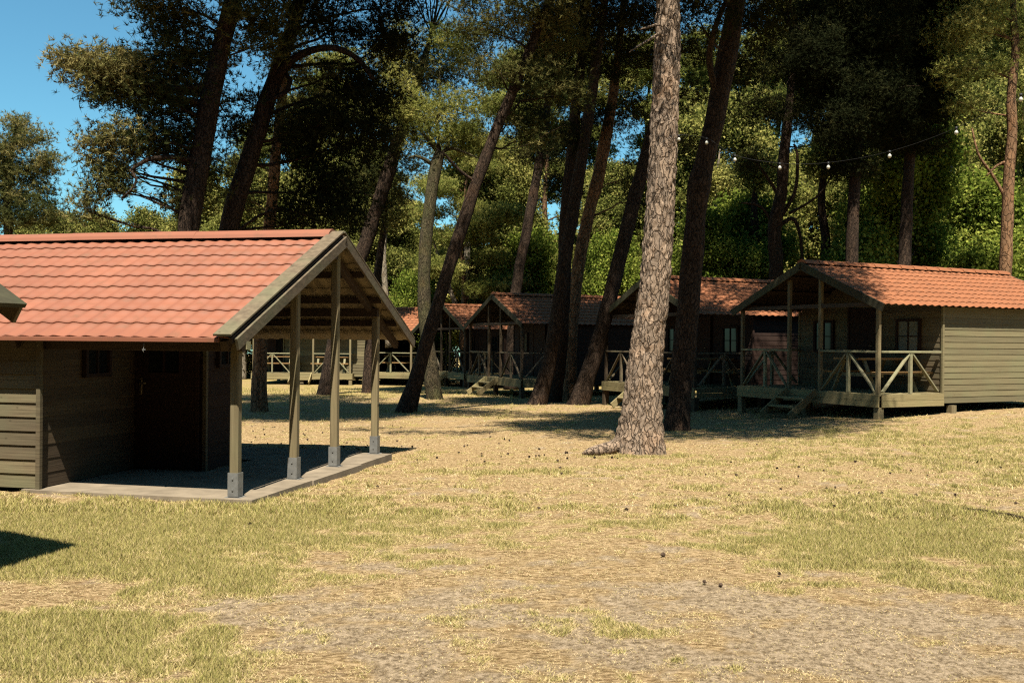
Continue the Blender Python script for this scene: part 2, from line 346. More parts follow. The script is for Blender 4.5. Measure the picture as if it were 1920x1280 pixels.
def ground_mat():
    m, n, l, p = new_mat('dry_lawn')
    a = n.new('ShaderNodeAttribute'); a.attribute_name = 'patch'; sp = n.new('ShaderNodeSeparateColor'); l.new(a.outputs['Color'], sp.inputs[0])
    mp = mapping(n, l, (1, 1, 1)); fine = noise_node(n, l, mp.outputs[0], 26.0, 8, 0.85)
    mp2 = mapping(n, l, (1, 1, 1)); mid = noise_node(n, l, mp2.outputs[0], 7.0, 9, 0.78)
    mp3 = mapping(n, l, (16, 44, 16)); st = noise_node(n, l, mp3.outputs[0], 1.0, 8, 0.85)
    straw = ramp(n, [(0.42, (0.16, 0.105, 0.05)), (0.5, (0.43, 0.315, 0.16)), (0.57, (0.74, 0.57, 0.34))]); l.new(st.outputs[0], straw.inputs[0])
    gr = ramp(n, [(0.42, (0.17, 0.145, 0.045)), (0.5, (0.40, 0.33, 0.125)), (0.57, (0.64, 0.50, 0.24))]); l.new(fine.outputs[0], gr.inputs[0])
    sa = ramp(n, [(0.41, (0.18, 0.135, 0.085)), (0.49, (0.40, 0.32, 0.21)), (0.58, (0.66, 0.54, 0.385))]); l.new(fine.outputs[0], sa.inputs[0])
    rb = ramp(n, [(0.52, (0, 0, 0)), (0.70, (0.55,) * 3)]); l.new(mid.outputs[0], rb.inputs[0])
    rt = mixc(n, l, 1.0, straw.outputs[0], (0.85, 0.66, 0.55), 'MULTIPLY'); c = mixc(n, l, rb.outputs[0], straw.outputs[0], rt)
    def thr(x, lo, hi):
        ad = n.new('ShaderNodeMath'); ad.operation = 'MULTIPLY_ADD'; l.new(mid.outputs[0], ad.inputs[0]); ad.inputs[1].default_value = 1.0; l.new(x, ad.inputs[2])
        mr = n.new('ShaderNodeMapRange'); mr.inputs[1].default_value = lo; mr.inputs[2].default_value = hi; l.new(ad.outputs[0], mr.inputs[0]); return mr.outputs[0]
    c = mixc(n, l, thr(sp.outputs[1], 0.80, 1.25), c, sa.outputs[0])
    c = mixc(n, l, thr(sp.outputs[0], 0.75, 1.35), c, gr.outputs[0])
    c = mixc(n, l, 1.0, c, (.49, .458, .43), 'MULTIPLY')
    l.new(c, p.inputs['Base Color']); p.inputs['Roughness'].default_value = 1.0; p.inputs['Specular IOR Level'].default_value = 0.05
    bump(n, l, p, fine.outputs[0], 1.0, 0.02); return m
def axis_steps(pts):
    out = []
    for a, b, st in pts:
        out.extend(np.arange(a, b, st))
    out.append(pts[-1][1]); return np.array(out)
gxs = axis_steps([(-300, -40, 20), (-40, -14, 1.5), (-14, 16, 0.07), (16, 44, 1.5), (44, 300, 20)])
gys = axis_steps([(-60, 2, 4), (2, 4.3, .5), (4.3, 14, 0.06), (14, 26, 0.12), (26, 50, 0.6), (50, 400, 20)])
GX, GY = np.meshgrid(gxs, gys); gx = GX.ravel(); gy = GY.ravel()
pg, pb = patch_maps(gx, gy)
gzv = ground_z(gx, gy) + ((fbm(gx * 3, gy * 3, 51) - .5) * 0.035 + (fbm(gx * 12, gy * 12, 52, 2) - .5) * 0.012) * ((gx > -14) & (gx < 16) & (gy < 26) & (gy > 3)) - 0.015
nx, ny = len(gxs), len(gys); ii = np.arange(nx * ny).reshape(ny, nx)
GF = np.stack([ii[:-1, :-1].ravel(), ii[:-1, 1:].ravel(), ii[1:, 1:].ravel(), ii[1:, :-1].ravel()], 1)
g = np_mesh('ground', np.stack([gx, gy, gzv], 1), GF, ground_mat(), smooth=True)
ca = g.data.color_attributes.new('patch', 'FLOAT_COLOR', 'POINT')
ca.data.foreach_set('color', np.stack([pg, pb, 0 * pg, 0 * pg + 1], 1).astype(np.float32).ravel())
tag(g, kind='structure')

# ------------------------------------------------------------------ near shed (open shelter)
S_ANG = R(12.4)
SL = Vector((-math.cos(S_ANG), math.sin(S_ANG), 0))     # along the ridge, to the left
ST = Vector((math.sin(S_ANG), math.cos(S_ANG), 0))      # across, away from the camera
UP = Vector((0, 0, 1))
p1 = at(441, 937, CAM_H * F / 299.8); S0 = Vector((p1.x, p1.y, 0))
def sp_(s, t, z): return S0 + SL * s + ST * t + UP * z

def tile_sheet(mb, org, along, down, L, D, wave=0.183, rows=9, amp=0.0068, step=0.0125, thick=0.01, ns=10, panel=6, mats=(0, 1)):
    """pantile-profiled sheet: org = upper corner, along = unit vector of the ridge, down = unit vector down the slope"""
    nrm = along.cross(down).normalized()
    if nrm.z < 0: nrm = -nrm
    nu = int(L / wave * ns); us = np.linspace(0, L, nu + 1)
    prof = np.array([0.5 - 0.5 * math.cos(2 * math.pi * ((u / wave) % 1.0)) for u in us])
    ph = (us / wave) % 1.0
    prof = np.where(ph < 0.64, 0.5 - 0.5 * np.cos(np.pi * ph / 0.64), 0.5 + 0.5 * np.cos(np.pi * (ph - 0.64) / 0.36)) * amp * 2
    pan = ((us / wave / panel).astype(int) % 2) * 0.003
    hs = []; ds = []; rt = []
    pr = D / rows
    for k in range(rows):
        for q, hh in ((0.0, 0.0), (0.5, step * .5), (1.0, step)):
            ds.append(k * pr + q * pr - (0.0 if q else -0.0005)); hs.append(hh); rt.append(k)
    ds = np.array(ds); hs = np.array(hs)
    A = np.array(along); Dn = np.array(down); N = np.array(nrm); O = np.array(org)
    rows_v = []
    for layer in (0, 1):
        h = hs[:, None] + prof[None, :] + pan[None, :] - layer * thick
        dd = ds[:, None] + (layer * 0 + 0.0) + 0 * h
        V = O + A * us[None, :, None] + Dn * dd[..., None] + N * h[..., None]
        rows_v.append(V.reshape(-1, 3))
    nr = len(ds); nc = len(us)
    for layer, V in enumerate(rows_v):
        idx = np.arange(nr * nc).reshape(nr, nc)
        fa = np.stack([idx[:-1, :-1].ravel(), idx[:-1, 1:].ravel(), idx[1:, 1:].ravel(), idx[1:, :-1].ravel()], 1).tolist()
        b = len(mb.v); mb.v.extend(map(tuple, V.tolist())); mb.f.extend([[b + i for i in f] for f in fa]); nf = len(fa)
        mb.m.extend([mats[layer]] * nf); mb.smooth.extend([False if ((i // (nc - 1)) % 3 == 2) else True for i in range(nf)])
        rng = np.random.default_rng(int(abs(O[0] * 100)) + 5); tt = rng.random((nr, nc // ns + 2))
        mb.t.extend([float(tt[(i // (nc - 1)) // 3, (i % (nc - 1)) // ns]) * .7 + .15 for i in range(nf)])
    # closing rims
    def strip(ia, ib):
        b = len(mb.v)
        top = [tuple(rows_v[0][i]) for i in ia]; bot = [tuple(rows_v[1][i]) for i in ib]
        mb.v.extend(top + bot); n_ = len(top)
        for i in range(n_ - 1):
            mb.f.append([b + i, b + i + 1, b + n_ + i + 1, b + n_ + i]); mb.m.append(mats[0]); mb.t.append(.3); mb.smooth.append(False)
    idx = np.arange(nr * nc).reshape(nr, nc)
    for row in (0, nr - 1): strip(idx[row], idx[row])
    for col in (0, nc - 1): strip(idx[:, col], idx[:, col])

def clap_wall(mb, a, b, z0, z1, out, board=0.14, top=None, t0=0.022, mat=0):
    """lapped horizontal boards between ground points a and b; top(frac)-> z limit for gables as (peak frac, peak z)"""
    a = Vector(a); b = Vector(b); L = (b - a).length; d = (b - a).normalized(); out = Vector(out).normalized()
    z = z0; zt = z1 if top is None else top[1]
    while z < zt - 0.01:
        zz = min(z + board, zt)
        def span(q):
            if top is None or q <= z1: return 0.0, L
            k = (q - z1) / (top[1] - z1); return top[0] * L * k, L - (1 - top[0]) * L * k
        l0, r0 = span(z); l1, r1 = span(zz)
        if r1 - l1 < 0.02: l1 = r1 = (l0 + r0) / 2; 
        e0, e1 = t0, t0 * 0.25
        vs = [a + d * l0 + out * e0 + UP * z, a + d * r0 + out * e0 + UP * z, a + d * r1 + out * e1 + UP * zz, a + d * l1 + out * e1 + UP * zz,
              a + d * l0 - out * 0.02 + UP * z, a + d * r0 - out * 0.02 + UP * z, a + d * r1 - out * 0.02 + UP * zz, a + d * l1 - out * 0.02 + UP * zz]
        mb.add(vs, [[0, 1, 2, 3], [5, 4, 7, 6], [4, 5, 1, 0], [0, 3, 7, 4], [1, 5, 6, 2], [3, 2, 6, 7]], mat)
        z = zz

EV = 1.60; OV = -0.34; HALF = 2.77; RZ = 2.88        # eave height, eave offset, half width, ridge height
T_E, T_R, T_F = OV, OV + HALF, OV + 2 * HALF
SG = -0.12; SEND = 9.0                                # gable overhang and far end
pitch = math.atan2(RZ - EV, HALF); slope_len = math.hypot(RZ - EV, HALF)
shed = empty('open_shelter', sp_(2.5, T_R, 0), 'open timber shelter with bright red tile roof over a concrete slab', 'shelter')
SO = shed.location
def sb(mb, name, mats):
    o = mb.build(name, mats); o.parent = shed
    o.matrix_parent_inverse.identity(); o.location = -SO; return o
mb = MB()
dn_near = (-ST * math.cos(pitch) - UP * math.sin(pitch)); dn_far = (ST * math.cos(pitch) - UP * math.sin(pitch))
tile_sheet(mb, sp_(SG, T_R, RZ), SL, dn_near, SEND - SG, slope_len, rows=9)
tile_sheet(mb, sp_(SG, T_R, RZ), SL, dn_far, SEND - SG, slope_len, rows=9)
roof = sb(mb, 'roof', [M['tile_red'], M['under']])
mb = MB()   # ridge cap with rounded profile and eave flashing
for k in range(5):
    L = (SEND - SG + 0.02) / 5; a0 = SG - 0.0 + k * L + .13
    pr = [(-.15, -.045), (-.13, .0), (-.07, .045), (0, .062), (.07, .045), (.13, .0), (.15, -.045)]
    vs = [sp_(a0 + e * (L - .13 if k == 4 else L) - (.01 if e == 0 else 0), T_R + x, RZ + .035 + z + .004 * (k % 2)) for e in (0, 1) for x, z in pr]
    n_ = len(pr); mb.add(vs, [[i, i + 1, n_ + i + 1, n_ + i] for i in range(n_ - 1)] + [list(range(n_)), [n_ + i for i in range(n_)][::-1]], 0, .5, False)
mb.beam(sp_(SG + .12, T_E - .012, EV - .012), sp_(SEND, T_E - .012, EV - .012), .02, .045)
cap = mb.build('ridge_cap', M['tile_red'], roof)
for sg in (SG, SEND):      # barge boards on both gables: flat cap board over a vertical board
    for dn in (dn_near, dn_far):
        mb = MB(); top = sp_(sg, T_R, RZ); bot = top + dn * (slope_len + .03); nrm = SL.cross(dn).normalized()
        if nrm.z < 0: nrm = -nrm
        mb.box((top + bot) / 2 + nrm * .060 + SL * .06, (.19, .022, slope_len + .05), (SL, nrm, dn), 0, .8, .003)
        mb.box((top + bot) / 2 - nrm * .060 - SL * .05 - dn * .02, (.028, .12, slope_len + .0), (SL, nrm, dn), 0, .4, .003)
        mb.box((top + bot) / 2 - nrm * .012 - SL * .005, (.03, .07, slope_len), (SL, nrm, dn), 1, .1, .0)
        sb(mb, 'barge_board', [M['barge'], M['rafter']])
for dn in (dn_near, dn_far):
    for fr in (.03, .27, .51, .75):
        c = sp_(0, T_R, RZ) + dn * slope_len * fr - UP * .075
        mb = MB(); mb.beam(c + SL * (SG + .01), c + SL * SEND, .055, .085); sb(mb, 'purlin', [M['rafter']])
for s_ in (0.0, 2.4, 4.8, 7.2):
    for dn in (dn_near, dn_far):
        c = sp_(s_ + .06, T_R, RZ - .16); mb = MB(); mb.beam(c, c + dn * slope_len * .93, .07, .10); sb(mb, 'rafter', [M['rafter']])
for t in (0.0, T_R, T_R + 1.50):
    z = EV - .02 + (t - OV) * math.tan(pitch) if t <= T_R else RZ - (t - T_R) * math.tan(pitch)
    mb = MB(); mb.beam(sp_(-.08 if t == 0 else -.05, t, z - .20), sp_(SEND - .1, t, z - .20), .09, .12); sb(mb, 'tie_beam', [M['rafter']])
mb = MB(); mb.box(sp_(-.175, -.10, EV - .06), (.02, .085, .08), (SL, ST, UP), 0, 1.0, .0); sb(mb, 'beam_end', [M['rail']])
foot_px = [(441, 937), (558, 895), (632, 874), (706, 853)]
for i, t in enumerate((0.0, 1.36, 2.53, 3.97)):
    z = (EV + (t - OV) * math.tan(pitch) if t < T_R else RZ - (t - T_R) * math.tan(pitch)) - .13
    m_ = MB(); m_.box(sp_(0, t, (z + .03) / 2), (.092, .092, z - .03), (SL, ST, UP), 0, .4 + .15 * i, .012)
    if i == 3: m_.box(sp_(-.051, t, .73), (.004, .09, .006), (SL, (ST + UP * .2).normalized(), UP), 0, 0.0)
    o = sb(m_, 'post', [M['post']])
    m_ = MB()
    m_.box(sp_(.053, t, .15), (.008, .105, .235), (SL, ST, UP), 0, .6); m_.box(sp_(-.053, t, .15), (.008, .105, .235), (SL, ST, UP), 0, .6)
    m_.box(sp_(0, t - .053, .15), (.098, .006, .235), (SL, ST, UP), 0, .7); m_.box(sp_(0, t, .020), (.17, .15, .012), (SL, ST, UP), 0, .5)
    for zz in (.10, .21): m_.box(sp_(.0, t - .059, zz), (.018, .010, .018), (SL, ST, UP), 0, .1, .004)
    q = m_.build('post_shoe', M['metal'], o)
# body: front store, recessed room
def wallpart(name, pieces, mat):
    m_ = MB()
    for a, b, z0, z1, out, kw in pieces: clap_wall(m_, a, b, z0, z1, out, **kw)
    return sb(m_, name, [mat])
FW = -.06; RW = 1.67; MIDT = T_R - .04
wz = lambda t: EV + (t - OV) * math.tan(pitch) - .06
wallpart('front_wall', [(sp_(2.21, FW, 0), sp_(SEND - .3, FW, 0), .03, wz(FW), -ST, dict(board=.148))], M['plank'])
m_ = MB()
# side wall of the store, its boards cut to the roof slope
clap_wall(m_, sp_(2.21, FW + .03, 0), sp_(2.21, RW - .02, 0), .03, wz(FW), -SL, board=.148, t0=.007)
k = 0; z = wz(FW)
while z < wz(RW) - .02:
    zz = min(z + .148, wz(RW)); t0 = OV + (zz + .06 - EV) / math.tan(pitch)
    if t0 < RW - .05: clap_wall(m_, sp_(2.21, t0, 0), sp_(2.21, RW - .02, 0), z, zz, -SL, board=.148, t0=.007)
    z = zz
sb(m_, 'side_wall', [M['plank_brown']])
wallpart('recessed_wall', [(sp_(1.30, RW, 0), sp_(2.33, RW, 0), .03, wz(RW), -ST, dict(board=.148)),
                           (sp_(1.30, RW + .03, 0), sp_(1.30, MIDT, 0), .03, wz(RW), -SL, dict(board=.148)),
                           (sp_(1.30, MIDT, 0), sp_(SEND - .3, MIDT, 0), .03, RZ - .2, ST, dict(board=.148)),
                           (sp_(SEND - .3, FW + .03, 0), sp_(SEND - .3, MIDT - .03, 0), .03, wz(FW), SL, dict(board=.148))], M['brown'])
for (s, t) in ((2.21, FW), (1.30, RW)):
    m_ = MB(); m_.box(sp_(s - .018, t - .018, wz(t) / 2), (.05, .05, wz(t) - .04), (SL, ST, UP), 0, .3, .004); sb(m_, 'corner_board', [M['plank']])
def framed(mbf, mbg, c, wv, outv, w_, h_, fr=.05, bars=(1, 1)):
    for sx in (-1, 1): mbf.box(c + wv * sx * (w_ / 2) + outv * .02, (fr, .05, h_ + fr), (wv, outv, UP), 0)
    for sz in (-1, 1): mbf.box(c + UP * sz * (h_ / 2) + outv * .017, (w_ - fr, .044, fr), (wv, outv, UP), 0)
    for i in range(bars[0]): mbf.box(c + wv * w_ * ((i + 1) / (bars[0] + 1) - .5) + outv * .019, (.022, .03, h_ - fr), (wv, outv, UP), 0)
    for i in range(bars[1]): mbf.box(c + UP * h_ * ((i + 1) / (bars[1] + 1) - .5) + outv * .016, (w_ - fr, .024, .022), (wv, outv, UP), 0)
    mbg.box(c + outv * .008, (w_ - fr * .6, .006, h_ - fr * .6), (wv, outv, UP), 0)
# door in the recessed wall
m_ = MB(); dc = sp_(1.80, RW, 1.02) - ST * .025
m_.box(dc, (.80, .045, 1.96), (SL, ST, UP), 0, .5, .003)
for sx in (-.43, .43): m_.box(dc + SL * sx, (.05, .07, 2.02), (SL, ST, UP), 0, .8, .003)
m_.box(dc + UP * 1.01, (.81, .066, .05), (SL, ST, UP), 0, .8, .003)
door = sb(m_, 'door', [M['brown']])
mf, mg = MB(), MB(); framed(mf, mg, sp_(1.80, RW - .05, 1.50), SL, -ST, .46, .66, .04, (1, 0))
mf.build('window_frame', M['brown'], door); mg.build('window_pane', M['glass'], door)
m_ = MB(); hc = sp_(2.12, RW - .052, 1.02); m_.box(hc, (.035, .008, .20), (SL, ST, UP), 0, .5, .003)
m_.tube([hc + UP * .045 - ST * .0, hc + UP * .045 - ST * .05, hc + UP * .04 - ST * .05 - SL * .11], [.009, .009, .007], 8)
m_.build('handle', M['brass'], door)
for (c, wv, out, w_, h_) in ((sp_(2.21, .85, 1.50) - SL * .022, ST, -SL, .42, .64), (sp_(1.30, 2.13, 1.54) - SL * .022, ST, -SL, .42, .54)):
    mf, mg = MB(), MB(); framed(mf, mg, c, wv, out, w_, h_, .045, (1, 0))
    o = sb(mf, 'window', [M['brown']]); mg.build('window_pane', M['glass'], o)
# hook under the eave
m_ = MB(); hk = sp_(.82, OV + .01, EV - .03); m_.tube([hk, hk - UP * .05, hk - UP * .09 + SL * .01, hk - UP * .11], [.004, .004, .005, .003], 6)
m_.box(hk + UP * .0, (.06, .01, .008), (SL, ST, UP)); m_.box(hk - UP * .08, (.035, .008, .008), (SL, ST, UP)); sb(m_, 'eave_hook', [M['metal']])
# slab
m_ = MB(); rng = random.Random(4)
def slab_piece(s0, s1, t0, t1, z=.0):
    c = sp_((s0 + s1) / 2, (t0 + t1) / 2, z - .06); m_.box(c, (abs(s1 - s0), abs(t1 - t0), .14), (SL, ST, UP), 0, rng.random(), .012)
slab_piece(-.26, .30, -.16, 1.28, .014); slab_piece(-.27, .30, 1.285, 2.80, .010); slab_piece(-.24, .30, 2.805, 4.02, .012)
slab_piece(.305, 2.36, -.14, 1.65, .012); slab_piece(.305, 1.28, 1.655, 4.30, .009); slab_piece(1.29, SEND, 2.9, 4.3, .006)
tag(m_.build('concrete_slab', [M['concrete']]), 'pale concrete floor slab under the open red roofed shelter', 'floor slab', kind='structure')

# ------------------------------------------------------------------ neighbouring hut: only its eave corner reaches into view
hut = empty('garden_hut', (-4.9, 5.0, 0), 'dark hut at the left edge, only its weathered roof corner in view', 'hut')
HB = Vector((-.95, .3, 0)).normalized(); HE = Vector((-.3, -.95, 0)).normalized(); tip = Vector((-3.30, 6.60, 1.80))
hp = R(31); HW = 1.9; HLEN = 4.0; hs = HW / math.cos(hp)
def hb(mb, name, mats):
    o = mb.build(name, mats); o.parent = hut; o.location = -hut.location; return o
apex = tip + HB * HW + UP * HW * math.tan(hp)
m_ = MB()
for dn in ((-HB * math.cos(hp) - UP * math.sin(hp)), (HB * math.cos(hp) - UP * math.sin(hp))):
    nrm = HE.cross(dn).normalized(); nrm = nrm if nrm.z > 0 else -nrm
    m_.box(apex + dn * hs / 2 + HE * HLEN / 2 + nrm * .03, (HLEN, hs + .06, .03), (HE, dn, nrm), 0, .3, .004)
hb(m_, 'roof', [M['barge_dark']])
for e in (0.0, HLEN):
    for dn in ((-HB * math.cos(hp) - UP * math.sin(hp)), (HB * math.cos(hp) - UP * math.sin(hp))):
        nrm = HE.cross(dn).normalized(); nrm = nrm if nrm.z > 0 else -nrm
        m_ = MB(); m_.box(apex + dn * hs / 2 + HE * e - nrm * .055, (.03, hs, .13), (HE, dn, nrm), 0, .6, .003); hb(m_, 'barge_board', [M['plank']])
m_ = MB()
wl = [tip + HB * .4 + HE * .35, tip + HB * (2 * HW - .4) + HE * .35, tip + HB * (2 * HW - .4) + HE * (HLEN - .35), tip + HB * .4 + HE * (HLEN - .35)]
outs = [-HE, HB, HE, -HB]
for i in range(4):
    a, b = wl[i].copy(), wl[(i + 1) % 4].copy(); a.z = b.z = 0
    clap_wall(m_, a, b, .03, 1.95, outs[i], board=.15, top=(.5, 2.7) if i % 2 == 0 else None)
hb(m_, 'wall', [M['plank']])
m_ = MB(); dcen = tip + HB * HW + HE * (HLEN - .32); dcen.z = 1.0
m_.box(dcen, (.8, .05, 1.95), (HB, HE, UP), 0, .5, .003); hb(m_, 'door', [M['brown']])

# ------------------------------------------------------------------ cabins
def picnic_table(name, c, ax, label, group=None):
    """c = floor point, ax = unit vector along the table"""
    t = empty(name, c, label, 'picnic table', group)
    ay = Vector((-ax.y, ax.x, 0)); Z = UP
    m_ = MB()
    for k in range(5): m_.box(Z * .72 + ay * (k - 2) * .145, (1.7, .135, .04), (ax, ay, Z), 0)
    m_.build('table_top', M['table'], t)
    for sgn in (-1, 1):
        m_ = MB()
        for k in range(2): m_.box(Z * .43 + ay * sgn * (.62 + k * .14), (1.7, .13, .04), (ax, ay, Z), 0)
        m_.build('bench', M['table'], t)
    for e in (-1, 1):
        m_ = MB(); b0 = ax * e * .6
        for sgn in (-1, 1): m_.beam(b0 + ay * sgn * .28 + Z * .69, b0 + ay * sgn * .62 + Z * .0, .04, .09, up=ax)
        m_.beam(b0 - ay * .76 + Z * .38 + ax * .042, b0 + ay * .76 + Z * .38 + ax * .042, .04, .08)
        m_.build('leg_frame', M['rail'], t)
    return t

def cabin(name, label, apex, a, deck_z, b=None, W=4.8, rise=1.06, ev=1.86, roof_len=6.7, porch=1.85, mats=None, group='huts in the row behind the trees',
          bz=None, detail=True, stairs=True, tile=True, front_door=True, curtain=False):
    """apex = gable apex point (front), a = unit vector along the gable to the right seen from outside"""
    a = Vector(a).normalized(); b = Vector((-a.y, a.x, 0)).normalized()
    mats = mats or {}
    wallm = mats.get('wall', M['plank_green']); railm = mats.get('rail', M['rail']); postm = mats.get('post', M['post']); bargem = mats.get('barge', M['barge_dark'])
    origin = Vector((apex.x, apex.y, deck_z)) + b * .16; root = empty(name, origin, label, 'cabin', group)
    def Q(x, y, z): return a * x + b * y + UP * z
    ph = math.atan2(rise, W / 2); sl = math.hypot(rise, W / 2); top = ev + rise
    m_ = MB()
    for sgn in (-1, 1):
        dn = (a * sgn * math.cos(ph) - UP * math.sin(ph))
        tile_sheet(m_, Q(0, -.12, top), b, dn, roof_len + .12, sl, wave=.21, rows=9, amp=.015, step=.016, ns=6, panel=50)
    roof = m_.build('roof', [M['tile_orange'], M['rafter']], root)
    m_ = MB()
    pr = [(-.14, -.04), (-.11, .02), (0, .06), (.11, .02), (.14, -.04)]
    nseg = 16
    for k in range(nseg):
        y0 = -.12 + (roof_len + .12) * k / nseg; y1 = -.12 + (roof_len + .12) * (k + 1) / nseg + .03
        vs = [Q(x * (1 + .12 * e), y, top + .04 + z + .012 * e) for e, y in ((1, y0), (0, y1)) for x, z in pr]
        m_.add(vs, [[i, i + 1, 5 + i + 1, 5 + i] for i in range(4)] + [[0, 1, 2, 3, 4], [9, 8, 7, 6, 5]], 0, random.random())
    m_.build('ridge_tiles', M['tile_orange'], roof)
    for y in (-.14, roof_len + .02):
        for sgn in (-1, 1):
            dn = (a * sgn * math.cos(ph) - UP * math.sin(ph)); nrm = b.cross(dn).normalized(); nrm = nrm if nrm.z > 0 else -nrm
            m_ = MB(); m_.box(Q(0, y, top) + dn * (sl / 2 + .01) - nrm * .045, (.03, .17, sl + .04), (b, nrm, dn), 0, random.random(), .004); m_.build('barge_board', bargem, root)
    hw = W / 2 - .22; wz_ = ev - .02 + .22 * math.tan(ph) - .06
    # body walls
    y0, y1 = porch, roof_len - .25
    m_ = MB(); pk = (wz_ + (hw) * math.tan(ph))
    clap_wall(m_, Q(-hw, y0, 0), Q(hw, y0, 0), -.22, wz_, -b, board=.132, t0=.012, top=(.5, pk - .02))
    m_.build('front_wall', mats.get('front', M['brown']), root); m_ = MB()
    clap_wall(m_, Q(hw, y1, 0), Q(-hw, y1, 0), -.22, wz_, b, board=.132, t0=.012, top=(.5, pk - .02))
    for sgn in (-1, 1): clap_wall(m_, Q(sgn * hw, y0 + .02, 0), Q(sgn * hw, y1 - .02, 0), -.22, wz_, a * sgn, board=.132, t0=.012)
    m_.build('wall', wallm, root)
    for sx in (-1, 1):
        for yy in (y0, y1):
            m_ = MB(); m_.box(Q(sx * (hw + .012), yy, wz_ / 2 - .1), (.055, .055, wz_ + .2), (a, b, UP), 0, .9, .003); m_.build('corner_board', wallm, root)
    # front door and windows
    if front_door:
        m_ = MB(); m_.box(Q(0, y0 - .045, .95), (.82, .05, 1.86), (a, b, UP), 0, .5, .003)
        for sx in (-.45, .45): m_.box(Q(sx, y0 - .05, .96), (.06, .07, 1.92), (a, b, UP), 0, .8, .003)
        d = m_.build('door', M['brown'], root)
        m_ = MB(); m_.tube([Q(.32, y0 - .07, 1.0), Q(.32, y0 - .12, 1.0), Q(.22, y0 - .12, 1.0)], [.01, .01, .01], 6); m_.build('handle', M['brass'], d)
        for sx in (-1, 1):
            mf, mg = MB(), MB(); framed(mf, mg, Q(sx * 1.3, y0 - .025, 1.22), a, -b, .62, .72, .06, (1, 1))
            o = mf.build('window', M['brown'], root)
            mg.build('window_pane', M['curtain'] if (curtain and sx > 0) else M['glass'], o)
    # window on the right long side
    # deck
    m_ = MB()
    nb = int(porch / .14)
    for k in range(nb + 1):
        y = -.05 + k * (porch / (nb + .5)); m_.box(Q(0, y + .06, -.02), (2 * hw + .1, .13, .035), (a, b, UP), 0)
    for zz, e in ((-.075, 0), (-.205, .006)):
        m_.box(Q(0, -.075 - e, zz), (2 * hw + .16, .035, .125), (a, b, UP), 0, None, .004)
        for sgn in (-1, 1): m_.box(Q(sgn * (hw + .075 + e), porch / 2 - .02, zz), (.035, porch - .04, .125), (a, b, UP), 0, None, .004)
    m_.build('deck', mats.get('deck', M['deckwood']), root)
    # piles
    for (x, y) in ((-hw, 0), (hw, 0), (-hw, y0 + .3), (hw, y0 + .3), (-hw, y1 - .9), (hw, y1 - .9), (0, 0.05)):
        wp = origin + Q(x, y, 0); g_ = gz(wp.x, wp.y) - .1 - deck_z
        m_ = MB(); m_.box(Q(x, y, (g_ - .27) / 2), (.15, .15, -.27 - g_), (a, b, UP), 0, None, .01); m_.build('pile', postm, root)
    # porch posts
    xs = [-hw + .02, -.21 * W / 2 * 1.0, .21 * W / 2, hw - .02]
    xs = [-hw + .02, -.5, .5, hw - .02]
    for x in xs:
        zt = top - abs(x) * math.tan(ph) - .08
        m_ = MB(); m_.box(Q(x, 0, (zt - .0) / 2), (.085, .085, zt), (a, b, UP), 0, None, .01); m_.build('post', postm, root)
    for sgn in (-1, 1):
        for fr in (.2, .5, .8):
            m_ = MB(); dn = (a * sgn * math.cos(ph) - UP * math.sin(ph)); c = Q(0, 0, top - .1) + dn * sl * fr; m_.beam(c - b * .1, c + b * (roof_len - .3), .05, .08); m_.build('purlin', M['rafter'], root)
    m_ = MB(); m_.beam(Q(-hw, 0, wz_ + .02), Q(hw, 0, wz_ + .02), .06, .09); m_.build('tie_beam', M['rafter'], root)
    # railings: top rail, middle upright, two braces
    def rail(pA, pB):
        m_ = MB(); H = .88; mid = (pA + pB) / 2; d = (pB - pA).normalized()
        m_.beam(pA + UP * H, pB + UP * H, .09, .045)
        m_.box(mid + UP * (H / 2 - .01), (.07, .07, H - .03), (d, d.cross(UP), UP), 0, None, .006)
        for e, q in ((pA, 1), (pB, -1)): m_.beam(mid + UP * (H - .05) - d * q * .05, e + UP * .04 + d * q * .07, .035, .075, up=d.cross(UP))
        m_.build('railing', railm, root)
    rail(Q(xs[0], -.0, 0), Q(xs[1], 0, 0)); rail(Q(xs[2], 0, 0), Q(xs[3], 0, 0))
    for sgn in (-1, 1): rail(Q(sgn * (hw - .02), .05, 0), Q(sgn * (hw - .02), porch - .05, 0))
    if stairs:
        wp = origin + Q(0, -.9, 0); g_ = gz(wp.x, wp.y) - deck_z
        m_ = MB()
        for sx in (-.45, .45): m_.beam(Q(sx, -.08, -.03), Q(sx, -.85, g_ + .05), .045, .17)
        for k in range(1, 3):
            f_ = k / 3; m_.box(Q(0, -.08 - .77 * f_, (-.03) * (1 - f_) + (g_ + .05) * f_ + .03), (.86, .24, .035), (a, b, UP), 0)
        m_.build('steps', mats.get('deck', M['deckwood']), root)
    return root, origin, a, b

aE = (.44, -.90, 0)
E_ap = at(1500, 490, 22.21)
rootE = cabin('cabin', 'nearest timber cabin across the lawn, with sunlit orange roof and sunlit plank side wall', E_ap, aE, .57, rise=1.0, ev=1.84, curtain=True, mats={'front': M['plank']})
D_ap = at(1206, 521, 27.0)
rootD = cabin('cabin', 'cabin in tree shade directly behind the pale thick pine trunk, its roof dark and dappled', D_ap, aE, D_ap.z - 1.06 - 1.86, mats={'wall': M['brown'], 'post': M['plank_brown'], 'rail': M['barge']})  # darker wall, post and rail woods put the tree shade into colour
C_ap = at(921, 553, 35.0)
rootC = cabin('cabin', 'green gabled cabin with two short stair stringers in front, between the leaning dark trunks', C_ap, aE, C_ap.z - 1.06 - 1.86, mats={'wall': M['brown'], 'post': M['plank_brown'], 'rail': M['barge']})  # shade again put into the colour: brown walls, dark posts and rails
B_ap = at(830, 573, 43.5)
